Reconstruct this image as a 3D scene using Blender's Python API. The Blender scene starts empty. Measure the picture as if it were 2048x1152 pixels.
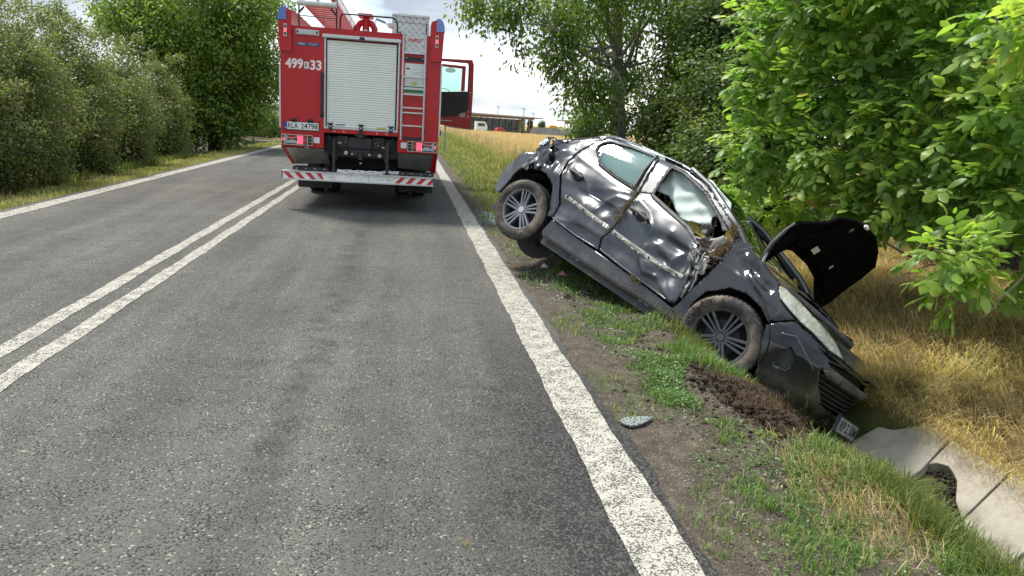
import bpy, bmesh, math, random
import numpy as np
from mathutils import Vector, Matrix, noise as mnoise
from mathutils.geometry import delaunay_2d_cdt

sc = bpy.context.scene
col = sc.collection
rng = np.random.default_rng(7)
random.seed(7)
R_ = math.radians

# ---------------------------------------------------------------- camera
yaw, pitch, roll = R_(8.62653), R_(12.72009), R_(3.7)
cy, sy, cp, sp = math.cos(yaw), math.sin(yaw), math.cos(pitch), math.sin(pitch)
fwd = Vector((sy*cp, cy*cp, -sp)); right = Vector((cy, -sy, 0)); up = right.cross(fwd)
r2 = right*math.cos(roll) + up*math.sin(roll); u2 = -right*math.sin(roll) + up*math.cos(roll)
cam_d = bpy.data.cameras.new('camera'); cam = bpy.data.objects.new('camera', cam_d); col.objects.link(cam)
cam.matrix_world = Matrix(((r2.x, u2.x, -fwd.x, 0), (r2.y, u2.y, -fwd.y, 0), (r2.z, u2.z, -fwd.z, 1.55), (0, 0, 0, 1)))
cam_d.sensor_width = 36; cam_d.lens = 36*1479/2048; cam_d.clip_start = 0.05; cam_d.clip_end = 3000
sc.camera = cam

# ---------------------------------------------------------------- world and sun
SUN_EL, SUN_AZ = R_(60), R_(-38)          # azimuth from +Y towards +X
w = bpy.data.worlds.new('World'); sc.world = w; w.use_nodes = True
nt = w.node_tree; nt.nodes.clear()
def N(nt, t, **k):
    n = nt.nodes.new(t)
    for a, b in k.items(): setattr(n, a, b)
    return n
out = N(nt, 'ShaderNodeOutputWorld'); bg = N(nt, 'ShaderNodeBackground'); bg.inputs[1].default_value = 0.09
sky = N(nt, 'ShaderNodeTexSky'); sky.sky_type = 'NISHITA'; sky.sun_disc = False
sky.sun_elevation = SUN_EL; sky.sun_rotation = SUN_AZ
tc = N(nt, 'ShaderNodeTexCoord'); sep = N(nt, 'ShaderNodeSeparateXYZ'); nt.links.new(tc.outputs['Generated'], sep.inputs[0])
def mth(nt, op, a, b=None, c=None, clamp=False):
    n = N(nt, 'ShaderNodeMath', operation=op); n.use_clamp = clamp
    for i, v in enumerate((a, b, c)):
        if v is None: continue
        if isinstance(v, (int, float)): n.inputs[i].default_value = v
        else: nt.links.new(v, n.inputs[i])
    return n.outputs[0]
zc = mth(nt, 'MAXIMUM', sep.outputs[2], 0.0)
den = mth(nt, 'ADD', zc, 0.22)
cx = mth(nt, 'DIVIDE', sep.outputs[0], den); cyy = mth(nt, 'DIVIDE', sep.outputs[1], den)
cmb = N(nt, 'ShaderNodeCombineXYZ'); nt.links.new(cx, cmb.inputs[0]); nt.links.new(cyy, cmb.inputs[1]); cmb.inputs[2].default_value = 3.7
n1 = N(nt, 'ShaderNodeTexNoise'); n1.inputs['Scale'].default_value = 0.9; n1.inputs['Detail'].default_value = 7; n1.inputs['Roughness'].default_value = .52; n1.inputs['Distortion'].default_value = .3
nt.links.new(cmb.outputs[0], n1.inputs['Vector'])
el = mth(nt, 'SMOOTHSTEP', sep.outputs[2], 0.05, 0.30) if False else None
mr = N(nt, 'ShaderNodeMapRange'); mr.interpolation_type = 'SMOOTHSTEP'; nt.links.new(sep.outputs[2], mr.inputs[0]); mr.inputs[1].default_value = .02; mr.inputs[2].default_value = .26
# cloud brightness: white band near the horizon, blue-grey cloud bases above
bright = mth(nt, 'ADD', n1.outputs[0], mth(nt, 'MULTIPLY', mr.outputs[0], -0.30))
cr = N(nt, 'ShaderNodeValToRGB'); nt.links.new(bright, cr.inputs[0])
e = cr.color_ramp.elements; e[0].position = .08; e[0].color = (1.15, 1.42, 1.78, 1); e[1].position = .54; e[1].color = (4.4, 4.45, 4.5, 1)
e2 = cr.color_ramp.elements.new(.27); e2.color = (1.70, 1.93, 2.25, 1)
cov = N(nt, 'ShaderNodeTexNoise'); cov.inputs['Scale'].default_value = 1.3; cov.inputs['Detail'].default_value = 5
mp = N(nt, 'ShaderNodeVectorMath', operation='ADD'); nt.links.new(cmb.outputs[0], mp.inputs[0]); mp.inputs[1].default_value = (5, 2, 7); nt.links.new(mp.outputs[0], cov.inputs['Vector'])
cmask = N(nt, 'ShaderNodeMapRange'); nt.links.new(cov.outputs[0], cmask.inputs[0]); cmask.inputs[1].default_value = .28; cmask.inputs[2].default_value = .46
zen = N(nt, 'ShaderNodeMapRange'); zen.interpolation_type = 'SMOOTHSTEP'; nt.links.new(sep.outputs[2], zen.inputs[0]); zen.inputs[1].default_value = .28; zen.inputs[2].default_value = .85; zen.inputs[3].default_value = 1; zen.inputs[4].default_value = 2.0
zs = N(nt, 'ShaderNodeVectorMath', operation='SCALE'); nt.links.new(cr.outputs[0], zs.inputs[0]); nt.links.new(zen.outputs[0], zs.inputs['Scale'])
mx = N(nt, 'ShaderNodeMix', data_type='RGBA'); nt.links.new(cmask.outputs[0], mx.inputs[0]); nt.links.new(sky.outputs[0], mx.inputs[6]); nt.links.new(zs.outputs[0], mx.inputs[7])
nt.links.new(mx.outputs[2], bg.inputs[0]); nt.links.new(bg.outputs[0], out.inputs[0])
sun_d = bpy.data.lights.new('sun', 'SUN'); sun_d.energy = 1.5; sun_d.angle = R_(10); sun_d.color = (1, .95, .87)
sun = bpy.data.objects.new('sun', sun_d); col.objects.link(sun)
sd = Vector((math.sin(SUN_AZ)*math.cos(SUN_EL), math.cos(SUN_AZ)*math.cos(SUN_EL), math.sin(SUN_EL)))
sun.rotation_euler = sd.to_track_quat('Z', 'Y').to_euler(); sun.location = (0, 0, 30)
sc.view_settings.view_transform = 'Standard'; sc.view_settings.look = 'None'; sc.view_settings.gamma = 1
sc.view_settings.exposure = 1.95
sc.render.engine = 'CYCLES'
sc.cycles.max_bounces = 6; sc.cycles.transparent_max_bounces = 8; sc.cycles.diffuse_bounces = 3; sc.cycles.glossy_bounces = 3; sc.cycles.transmission_bounces = 5

# ---------------------------------------------------------------- helpers
def tag(o, label=None, cat=None, group=None, kind=None):
    if label: o['label'] = label
    if cat: o['category'] = cat
    if group: o['group'] = group
    if kind: o['kind'] = kind
    return o
def link(o, parent=None):
    col.objects.link(o)
    if parent is not None: o.parent = parent
    return o
def empty(name, loc=(0, 0, 0), rz=0, mat=None):
    o = bpy.data.objects.new(name, None); o.empty_display_size = .2
    o.location = loc; o.rotation_euler = (0, 0, rz)
    if mat is not None: o.matrix_world = mat
    return link(o)
class MB:
    def __init__(s): s.v = []; s.f = []; s.m = []; s.mi = 0; s.T = None
    def add(s, vs, fs):
        b = len(s.v)
        for q in vs:
            q = Vector(q); s.v.append(s.T @ q if s.T is not None else q)
        for f in fs: s.f.append([b+i for i in f]); s.m.append(s.mi)
        return s
    def box(s, x0, x1, y0, y1, z0, z1, bev=0):
        if bev and min(x1-x0, y1-y0, z1-z0) > 2.2*bev:
            bm = bmesh.new(); bmesh.ops.create_cube(bm, size=1)
            for v in bm.verts: v.co = ((x0+x1)/2+v.co.x*(x1-x0), (y0+y1)/2+v.co.y*(y1-y0), (z0+z1)/2+v.co.z*(z1-z0))
            bmesh.ops.bevel(bm, geom=bm.edges[:], offset=bev, segments=2, affect='EDGES')
            bm.verts.index_update()
            s.add([v.co.copy() for v in bm.verts], [[v.index for v in f.verts] for f in bm.faces]); bm.free(); return s
        vs = [(x0,y0,z0),(x1,y0,z0),(x1,y1,z0),(x0,y1,z0),(x0,y0,z1),(x1,y0,z1),(x1,y1,z1),(x0,y1,z1)]
        return s.add(vs, [(0,3,2,1),(4,5,6,7),(0,1,5,4),(1,2,6,5),(2,3,7,6),(3,0,4,7)])
    def prism(s, poly, a0, a1, axis='y'):
        """poly = list of 2D points; axis = extrusion axis"""
        n = len(poly)
        def P(p, a): return {'y': (p[0], a, p[1]), 'x': (a, p[0], p[1]), 'z': (p[0], p[1], a)}[axis]
        vs = [P(p, a0) for p in poly]+[P(p, a1) for p in poly]
        ar = sum(poly[i][0]*poly[(i+1) % n][1]-poly[(i+1) % n][0]*poly[i][1] for i in range(n))
        return s.add(vs, [list(range(n)), list(range(2*n-1, n-1, -1))]+[[i, i+n, (i+1) % n+n, (i+1) % n] for i in range(n)])
    def tube(s, pts, r, seg=8, cap=True):
        pts = [Vector(p) for p in pts]; n = len(pts)
        rr = r if isinstance(r, (list, tuple)) else [r]*n
        vs = []; fs = []; prev = None
        for i, p in enumerate(pts):
            d = (pts[min(i+1, n-1)]-pts[max(i-1, 0)])
            if d.length < 1e-9: d = Vector((0, 0, 1))
            d.normalize()
            a = prev - d*prev.dot(d) if prev is not None else d.orthogonal()
            if a.length < 1e-6: a = d.orthogonal()
            a.normalize(); prev = a; b = d.cross(a)
            for k in range(seg):
                t = 2*math.pi*k/seg; vs.append(p+(a*math.cos(t)+b*math.sin(t))*rr[i])
        for i in range(n-1):
            for k in range(seg): fs.append((i*seg+k, i*seg+(k+1) % seg, (i+1)*seg+(k+1) % seg, (i+1)*seg+k))
        if cap: fs.append(list(range(seg-1, -1, -1))); fs.append([(n-1)*seg+k for k in range(seg)])
        return s.add(vs, fs)
    def cyl(s, p0, p1, r, seg=16, r1=None): return s.tube([p0, p1], [r, r if r1 is None else r1], seg)
    def lathe(s, prof, seg=32, c=(0, 0, 0), axis='z', close=False):
        """prof = [(radius, height)]"""
        vs = []; fs = []; n = len(prof)
        for k in range(seg):
            t = 2*math.pi*k/seg; ct, st = math.cos(t), math.sin(t)
            for r, h in prof:
                q = {'z': (r*ct, r*st, h), 'y': (r*ct, h, r*st), 'x': (h, r*ct, r*st)}[axis]
                vs.append((q[0]+c[0], q[1]+c[1], q[2]+c[2]))
        for k in range(seg):
            for i in range(n if close else n-1):
                j = (i+1) % n; a = k*n; b = ((k+1) % seg)*n
                fs.append((a+i, a+j, b+j, b+i))
        return s.add(vs, fs)
    def sph(s, c, rx, ry=None, rz=None, seg=12, rings=8):
        ry = rx if ry is None else ry; rz = rx if rz is None else rz
        vs = []; fs = []
        for i in range(rings+1):
            ph = math.pi*i/rings
            for k in range(seg):
                t = 2*math.pi*k/seg; vs.append((c[0]+rx*math.sin(ph)*math.cos(t), c[1]+ry*math.sin(ph)*math.sin(t), c[2]+rz*math.cos(ph)))
        for i in range(rings):
            for k in range(seg): fs.append((i*seg+k, (i+1)*seg+k, (i+1)*seg+(k+1) % seg, i*seg+(k+1) % seg))
        return s.add(vs, fs)
    def grid(s, P, nu, nv):
        """P(i,j)->point"""
        return s.add([P(i, j) for i in range(nu) for j in range(nv)], [(i*nv+j, (i+1)*nv+j, (i+1)*nv+j+1, i*nv+j+1) for i in range(nu-1) for j in range(nv-1)])
    def mesh(s, name, mats, smooth=False, angle=None):
        me = bpy.data.meshes.new(name); me.from_pydata([tuple(v) for v in s.v], [], s.f)
        for m in (mats if isinstance(mats, (list, tuple)) else [mats]): me.materials.append(m)
        if any(s.m): me.polygons.foreach_set('material_index', s.m)
        me.validate()
        bm = bmesh.new(); bm.from_mesh(me); bmesh.ops.remove_doubles(bm, verts=bm.verts, dist=1e-5); bmesh.ops.recalc_face_normals(bm, faces=bm.faces)
        if smooth:
            for f in bm.faces: f.smooth = True
            ang = R_(angle or 40)
            for ed in bm.edges:
                if len(ed.link_faces) == 2 and ed.calc_face_angle(0) > ang: ed.smooth = False
        bm.to_mesh(me); bm.free()
        return me
    def obj(s, name, mats, parent=None, smooth=False, angle=None):
        return link(bpy.data.objects.new(name, s.mesh(name, mats, smooth, angle)), parent)
def npmesh(name, V, F3, mats, attr=None, smooth=False, mat_idx=None):
    """fast mesh out of numpy arrays; F3 = (n,3) or (n,4)"""
    me = bpy.data.meshes.new(name); k = F3.shape[1]
    me.vertices.add(len(V)); me.vertices.foreach_set('co', V.astype(np.float32).ravel())
    me.loops.add(F3.size); me.loops.foreach_set('vertex_index', F3.astype(np.int32).ravel())
    me.polygons.add(len(F3)); me.polygons.foreach_set('loop_start', (np.arange(len(F3))*k).astype(np.int32))
    me.polygons.foreach_set('loop_total', np.full(len(F3), k, np.int32))
    if smooth: me.polygons.foreach_set('use_smooth', np.ones(len(F3), bool))
    if mat_idx is not None: me.polygons.foreach_set('material_index', mat_idx.astype(np.int32))
    for m in (mats if isinstance(mats, (list, tuple)) else [mats]): me.materials.append(m)
    me.update(calc_edges=True)
    if attr is not None:
        a = me.attributes.new('rnd', 'FLOAT', 'POINT'); a.data.foreach_set('value', attr.astype(np.float32))
    return me
def text_obj(name, txt, size, mat, parent, M4, shear=0, xs=1.0, extrude=.002, align='LEFT', bold=0.0):
    cu = bpy.data.curves.new(name, 'FONT'); cu.body = txt; cu.size = size; cu.shear = shear; cu.extrude = extrude; cu.align_x = align; cu.offset = bold
    cu.resolution_u = 3
    to = bpy.data.objects.new(name, cu); col.objects.link(to)
    me = bpy.data.meshes.new_from_object(to.evaluated_get(bpy.context.evaluated_depsgraph_get()))
    bpy.data.objects.remove(to)
    me.materials.clear(); me.materials.append(mat)
    me.transform(M4 @ Matrix.Diagonal((xs, 1, 1, 1)))
    return link(bpy.data.objects.new(name, me), parent)

# ---------------------------------------------------------------- materials
def newmat(name):
    m = bpy.data.materials.new(name); m.use_nodes = True; t = m.node_tree; b = t.nodes['Principled BSDF']; return m, t, b
def Nz(t, scale, detail=4, rough=.55, vec=None, dist=0):
    n = N(t, 'ShaderNodeTexNoise'); n.inputs['Scale'].default_value = scale; n.inputs['Detail'].default_value = detail; n.inputs['Roughness'].default_value = rough; n.inputs['Distortion'].default_value = dist
    if vec is not None: t.links.new(vec, n.inputs['Vector'])
    return n.outputs[0]
def Co(t, kind='Object'): return N(t, 'ShaderNodeTexCoord').outputs[kind]
def Geo(t): return N(t, 'ShaderNodeNewGeometry').outputs['Position']
def Ramp(t, fac, stops, interp='LINEAR'):
    r = N(t, 'ShaderNodeValToRGB'); r.color_ramp.interpolation = interp; t.links.new(fac, r.inputs[0]); e = r.color_ramp.elements
    for i, (p, c) in enumerate(stops):
        if i < 2: el = e[i]; el.position = p
        else: el = e.new(p)
        el.color = (*c, 1) if len(c) == 3 else c
    return r.outputs[0]
def Mix(t, fac, a, b, blend='MIX'):
    n = N(t, 'ShaderNodeMix', data_type='RGBA', blend_type=blend)
    for i, v in ((0, fac), (6, a), (7, b)):
        if isinstance(v, (int, float)): n.inputs[i].default_value = v
        elif isinstance(v, tuple): n.inputs[i].default_value = (*v, 1)
        else: t.links.new(v, n.inputs[i])
    return n.outputs[2]
def MR(t, v, a, b, c=0, d=1, smooth=True):
    n = N(t, 'ShaderNodeMapRange'); t.links.new(v, n.inputs[0])
    if smooth: n.interpolation_type = 'SMOOTHSTEP'
    for i, q in enumerate((a, b, c, d)): n.inputs[i+1].default_value = q
    return n.outputs[0]
def Bump(t, b, h, strength=.3, dist=.01):
    n = N(t, 'ShaderNodeBump'); n.inputs['Strength'].default_value = strength; n.inputs['Distance'].default_value = dist; t.links.new(h, n.inputs['Height'])
    t.links.new(n.outputs[0], b.inputs['Normal']); return n
def mat(name, c, rough=.5, metal=0, coat=0, var=.12, vs=6, bump=0, bs=40, dirt=0, dirtc=(.16, .13, .10)):
    m, t, b = newmat(name)
    v = Nz(t, vs, 5, .6, Co(t))
    k = tuple(max(0, x*(1-var*1.6)) for x in c); k2 = tuple(min(1, x*(1+var*1.6)) for x in c)
    cc = Ramp(t, v, [(.3, k), (.7, k2)])
    if dirt:
        d = MR(t, Nz(t, vs*.7+1, 8, .7, Co(t)), .62-dirt*.35, .75, 0, min(1, dirt*1.3))
        cc = Mix(t, d, cc, dirtc)
        rr = N(t, 'ShaderNodeMapRange'); t.links.new(d, rr.inputs[0]); rr.inputs[3].default_value = rough; rr.inputs[4].default_value = .85
        t.links.new(rr.outputs[0], b.inputs['Roughness'])
    else: b.inputs['Roughness'].default_value = rough
    t.links.new(cc, b.inputs['Base Color']); b.inputs['Metallic'].default_value = metal
    b.inputs['Coat Weight'].default_value = coat; b.inputs['Coat Roughness'].default_value = .06
    if bump: Bump(t, b, Nz(t, bs, 4, .6, Co(t)), bump, .01)
    return m
def emis(name, c, s):
    m, t, b = newmat(name); b.inputs['Base Color'].default_value = (*c, 1); b.inputs['Emission Color'].default_value = (*c, 1); b.inputs['Emission Strength'].default_value = s; b.inputs['Roughness'].default_value = .2; return m
def glassmat(name, tint, rough=.03, alpha=.35, fog=0):
    """thin tinted pane: transparent tint plus a mirror coat"""
    m, t, b = newmat(name); t.nodes.remove(b)
    o = t.nodes['Material Output']; tr = N(t, 'ShaderNodeBsdfTransparent'); tr.inputs[0].default_value = (*tint, 1)
    gl = N(t, 'ShaderNodeBsdfGlossy'); gl.inputs['Roughness'].default_value = rough; gl.inputs['Color'].default_value = (.9, 1, .97, 1)
    fr = N(t, 'ShaderNodeFresnel'); fr.inputs[0].default_value = 1.5
    f = mth(t, 'ADD', fr.outputs[0], alpha, clamp=True)
    mx_ = N(t, 'ShaderNodeMixShader'); t.links.new(f, mx_.inputs[0]); t.links.new(tr.outputs[0], mx_.inputs[1]); t.links.new(gl.outputs[0], mx_.inputs[2])
    t.links.new(mx_.outputs[0], o.inputs[0]); return m
def leafmat(name, stops, trans=.4, rough=.45, spec=.4, tcol=1.6):
    m, t, b = newmat(name)
    at = N(t, 'ShaderNodeAttribute', attribute_name='rnd'); c = Ramp(t, at.outputs['Fac'], stops)
    t.links.new(c, b.inputs['Base Color']); b.inputs['Roughness'].default_value = rough; b.inputs['Specular IOR Level'].default_value = spec
    tr = N(t, 'ShaderNodeBsdfTranslucent')
    tc2 = Mix(t, 1.0, c, (tcol, tcol*1.1, tcol*.55), 'MULTIPLY'); t.links.new(tc2, tr.inputs[0])
    ms = N(t, 'ShaderNodeMixShader'); ms.inputs[0].default_value = trans
    t.links.new(b.outputs[0], ms.inputs[1]); t.links.new(tr.outputs[0], ms.inputs[2]); t.links.new(ms.outputs[0], t.nodes['Material Output'].inputs[0])
    return m
def sstep(a, b, x): t = np.clip((x-a)/(b-a), 0, 1); return t*t*(3-2*t)
# ================================================================ SETTING
def terrain_z(x, y):
    x = np.asarray(x, float); y = np.asarray(y, float)
    zn = np.interp(x, [-400,-12,-6.6,-5.9,-5.25,-5.1,1.11,1.19,1.8,2.2,2.42,2.75,3.1,3.45,4.12,4.4,5.6,7.2,30,400],
                   [-.6,-.35,-.28,-.06,-.02,-.04,-.04,-.006,-.012,-.03,-.14,-.62,-.98,-1.02,-.66,-.52,-.08,0,-.3,-.5])
    zf = np.interp(x, [-400,-12,-6.6,-5.9,-5.25,-5.1,1.11,1.19,1.8,2.3,3.0,3.6,4.3,5.2,8,30,400],
                   [-.6,-.35,-.28,-.06,-.02,-.04,-.04,-.006,-.02,-.10,-.5,-.55,-.25,-.2,-.35,-.4,-.5])
    k = sstep(10.5, 17, y); z = zn*(1-k)+zf*k
    z = z - .9*sstep(40, 150, y)*sstep(2, 8, x)
    # shallow dip dug by the wheel and nose
    z = z - .10*np.exp(-(((x-2.55)/.35)**2+((y-5.0)/.5)**2))
    amp = np.clip((x-1.3)*.12, 0, .035)*(x > 0)+np.clip((-5.3-x)*.06, 0, .05)*(x < 0)
    z = z + amp*(np.sin(x*5.1+y*1.7)*np.sin(y*3.3-x*2.1)+.6*np.sin(x*11+y*7.3)*np.sin(y*9.1-x*6))
    return z
xs = np.unique(np.concatenate([[-400,-200,-100,-60,-40,-30,-22], np.arange(-18,-5,.35), [-5.1,-5.0,-3,-1,1.0], np.arange(1.11,5.0,.04), np.arange(5,9,.2), np.arange(9,30,1.5), [40,60,90,140,220,400]]))
ys = np.unique(np.concatenate([[-60,-20,-6,-2], np.arange(0,13,.06), np.arange(13,40,.5), np.arange(40,120,5), [140,170,220,300,450,700]]))
GX, GY = np.meshgrid(xs, ys, indexing='ij'); GZ = terrain_z(GX, GY)
V = np.stack([GX, GY, GZ], -1).reshape(-1, 3); ny = len(ys); ii, jj = np.meshgrid(np.arange(len(xs)-1), np.arange(ny-1), indexing='ij'); a = (ii*ny+jj).ravel()
Fq = np.stack([a, a+ny, a+ny+1, a+1], -1)

m_ground, t, b = newmat('earth'); P = Geo(t); sx = N(t, 'ShaderNodeSeparateXYZ'); t.links.new(P, sx.inputs[0]); X, Yy = sx.outputs[0], sx.outputs[1]
wob = mth(t, 'ADD', X, mth(t, 'MULTIPLY', mth(t, 'SUBTRACT', Nz(t, 1.3, 6, .6, P), .5), .9))
grit = N(t, 'ShaderNodeTexVoronoi'); grit.inputs['Scale'].default_value = 90; t.links.new(P, grit.inputs['Vector'])
gv = N(t, 'ShaderNodeSeparateColor'); t.links.new(grit.outputs['Color'], gv.inputs[0])
soil = Ramp(t, Nz(t, 9, 9, .68, P), [(.3, (.060, .047, .033)), (.55, (.112, .092, .068)), (.75, (.175, .148, .115))])
soil = Mix(t, MR(t, gv.outputs[0], .86, .95, 0, .4), soil, (.24, .22, .19))
green = Ramp(t, Nz(t, 5, 6, .7, P), [(.3, (.045, .065, .018)), (.6, (.10, .12, .035)), (.8, (.20, .18, .08))])
straw = Ramp(t, Nz(t, 7, 8, .7, P), [(.3, (.10, .075, .035)), (.55, (.22, .165, .075)), (.75, (.34, .27, .13))])
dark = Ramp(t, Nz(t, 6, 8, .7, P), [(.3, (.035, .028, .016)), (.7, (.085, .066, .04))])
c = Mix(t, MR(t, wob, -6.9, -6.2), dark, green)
c = Mix(t, MR(t, wob, .2, .6), c, soil)
gs = MR(t, Nz(t, 2.2, 6, .7, P), .50, .62, 0, .55)
c = Mix(t, mth(t, 'MULTIPLY', gs, MR(t, X, 1.5, 1.8)), c, green)
c = Mix(t, mth(t, 'MULTIPLY', MR(t, wob, 1.2, 1.7), MR(t, Yy, 9, 14)), c, green)
c = Mix(t, MR(t, wob, 2.15, 2.45), c, green)
c = Mix(t, mth(t, 'MULTIPLY', MR(t, wob, 3.9, 4.2), MR(t, Yy, 16, 12)), c, straw)
c = Mix(t, mth(t, 'MULTIPLY', MR(t, wob, 4.6, 5.4), MR(t, Yy, 18, 24)), c, (.38, .28, .13))
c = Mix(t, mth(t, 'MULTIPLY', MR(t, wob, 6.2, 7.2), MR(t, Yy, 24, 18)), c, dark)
t.links.new(c, b.inputs['Base Color']); b.inputs['Roughness'].default_value = .95; b.inputs['Specular IOR Level'].default_value = .2
hh = mth(t, 'ADD', Nz(t, 26, 8, .7, P), mth(t, 'MULTIPLY', grit.outputs['Distance'], -.8)); Bump(t, b, hh, .9, .02)
g = bpy.data.objects.new('ground', npmesh('ground', V, Fq, m_ground, smooth=True)); link(g); tag(g, kind='structure')

# asphalt ------------------------------------------------------------
def asphalt_nodes(t, P):
    vo = N(t, 'ShaderNodeTexVoronoi'); vo.inputs['Scale'].default_value = 105
    wv = N(t, 'ShaderNodeVectorMath', operation='ADD'); t.links.new(P, wv.inputs[0])
    nn = N(t, 'ShaderNodeTexNoise'); nn.inputs['Scale'].default_value = 60; nn.inputs['Detail'].default_value = 2; t.links.new(P, nn.inputs['Vector'])
    ns = N(t, 'ShaderNodeVectorMath', operation='SCALE'); t.links.new(nn.outputs['Color'], ns.inputs[0]); ns.inputs['Scale'].default_value = .012
    t.links.new(ns.outputs[0], wv.inputs[1]); t.links.new(wv.outputs[0], vo.inputs['Vector'])
    return vo
m_asph, t, b = newmat('asphalt'); P = Geo(t); vo = asphalt_nodes(t, P)
sx = N(t, 'ShaderNodeSeparateXYZ'); t.links.new(P, sx.inputs[0]); X, Yy = sx.outputs[0], sx.outputs[1]
sc_ = N(t, 'ShaderNodeSeparateColor'); t.links.new(vo.outputs['Color'], sc_.inputs[0])
stone = Ramp(t, sc_.outputs[0], [(0, (.080, .078, .069)), (.5, (.101, .099, .088)), (.95, (.121, .118, .105)), (.99, (.27, .25, .21))])
st = stone
big = Nz(t, .8, 6, .6, P); fine = Nz(t, 5, 7, .7, P)
stretch = N(t, 'ShaderNodeMapping'); stretch.inputs['Scale'].default_value = (2.2, .16, 1); t.links.new(P, stretch.inputs[0]); lanes = Nz(t, 1.0, 5, .6, stretch.outputs[0])
wear = mth(t, 'ADD', mth(t, 'MULTIPLY', lanes, .75), mth(t, 'ADD', mth(t, 'MULTIPLY', big, .45), mth(t, 'MULTIPLY', fine, .5)))
tone = Ramp(t, wear, [(.62, (.62, .62, .63)), (.85, (1.0, .995, .97)), (1.06, (1.32, 1.31, 1.27))])
st = Mix(t, 1.0, st, tone, 'MULTIPLY')
# binder-rich dark strip beside the edge line, fading away from the camera
edge = mth(t, 'ADD', X, mth(t, 'MULTIPLY', mth(t, 'SUBTRACT', Nz(t, 3.2, 8, .75, P), .5), 1.7))
dk = mth(t, 'MULTIPLY', MR(t, edge, .10, .72, 0, .8), MR(t, Yy, 6.5, 3.0))
st = Mix(t, dk, st, Mix(t, MR(t, sc_.outputs[1], .3, .95, 0, 1), (.012, .012, .012), (.085, .083, .077)))
# worn seam streak
sk = mth(t, 'ABSOLUTE', mth(t, 'ADD', X, mth(t, 'ADD', .55, mth(t, 'MULTIPLY', mth(t, 'SUBTRACT', Nz(t, 1.7, 5, .6, P), .5), .5))))
st = Mix(t, mth(t, 'MULTIPLY', MR(t, sk, .16, .02, 0, .45), MR(t, fine, .35, .6)), st, (.035, .035, .036))
gap = MR(t, mth(t, 'ADD', vo.outputs['Distance'], mth(t, 'MULTIPLY', mth(t, 'SUBTRACT', fine, .5), 1.1)), .55, .80, 0, .85)
st = Mix(t, gap, st, (.02, .02, .02))
# shade beneath the lorry and its tail, painted into the asphalt colour
lorry_shade = mth(t, 'MULTIPLY', mth(t, 'MULTIPLY', MR(t, X, -2.1, -1.5), MR(t, X, 1.0, .5)), MR(t, mth(t, 'ADD', Yy, mth(t, 'MULTIPLY', big, 1.2)), 11.8, 12.6, 0, .35))
st = Mix(t, lorry_shade, st, (.03, .03, .03))
t.links.new(st, b.inputs['Base Color'])
t.links.new(MR(t, gap, 0, 1, .82, .97), b.inputs['Roughness']); b.inputs['Specular IOR Level'].default_value = .18
hgt = mth(t, 'ADD', mth(t, 'MULTIPLY', vo.outputs['Distance'], -1.0), mth(t, 'MULTIPLY', Nz(t, 160, 3, .6, P), .35)); Bump(t, b, hgt, .8, .006)
mb = MB(); ysr = [-30, -5] + [i*1.0 for i in range(-4, 60)] + [80, 120, 200, 350]
def edge_x(y): return 1.165+.016*math.sin(y*2.3)+.012*math.sin(y*6.1+1)+.008*math.sin(y*17)
ysr = sorted(set(ysr+[round(v*.08, 3) for v in range(10, 150)]))
mb.grid(lambda i, j: ((-5.22, edge_x(ysr[j]))[i], ysr[j], 0.0), 2, len(ysr))
mb.grid(lambda i, j: (edge_x(ysr[j]), ysr[j], (0, -.07)[i]), 2, len(ysr))
tag(mb.obj('road', m_asph), kind='structure')

m_paint, t, b = newmat('road_paint'); P = Geo(t); vo = asphalt_nodes(t, P)
sx = N(t, 'ShaderNodeSeparateXYZ'); t.links.new(P, sx.inputs[0])
pn = mth(t, 'ADD', vo.outputs['Distance'], mth(t, 'MULTIPLY', mth(t, 'SUBTRACT', Nz(t, 9, 7, .75, P), .5), 1.3))
msk = MR(t, pn, .50, .68, 0, .85, False)
pc = Ramp(t, Nz(t, 14, 6, .7, P), [(.3, (.35, .33, .27)), (.7, (.49, .465, .39))])
t.links.new(Mix(t, msk, pc, (.045, .044, .042)), b.inputs['Base Color']); b.inputs['Roughness'].default_value = .8; b.inputs['Specular IOR Level'].default_value = .25
Bump(t, b, mth(t, 'MULTIPLY', vo.outputs['Distance'], -1), .8, .006)
def strip(name, x0, x1, y0=-20, y1=200):
    mb = MB(); yy = sorted(set([y0, y1]+[v*.1 for v in range(10, 160)]+list(range(16, 60, 2))))
    k = random.random()*9
    mb.grid(lambda i, j: ((x0+.006*math.sin(yy[j]*5.3+k)+.004*math.sin(yy[j]*21), x1+.007*math.sin(yy[j]*4.1+k)+.004*math.sin(yy[j]*19+1))[i], yy[j], .004), 2, len(yy))
    return tag(mb.obj(name, m_paint), kind='structure')
strip('edge_line', .865, 1.11); strip('edge_line', -5.08, -4.84)
strip('centre_line', -2.185, -2.06); strip('centre_line', -2.45, -2.325)

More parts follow.
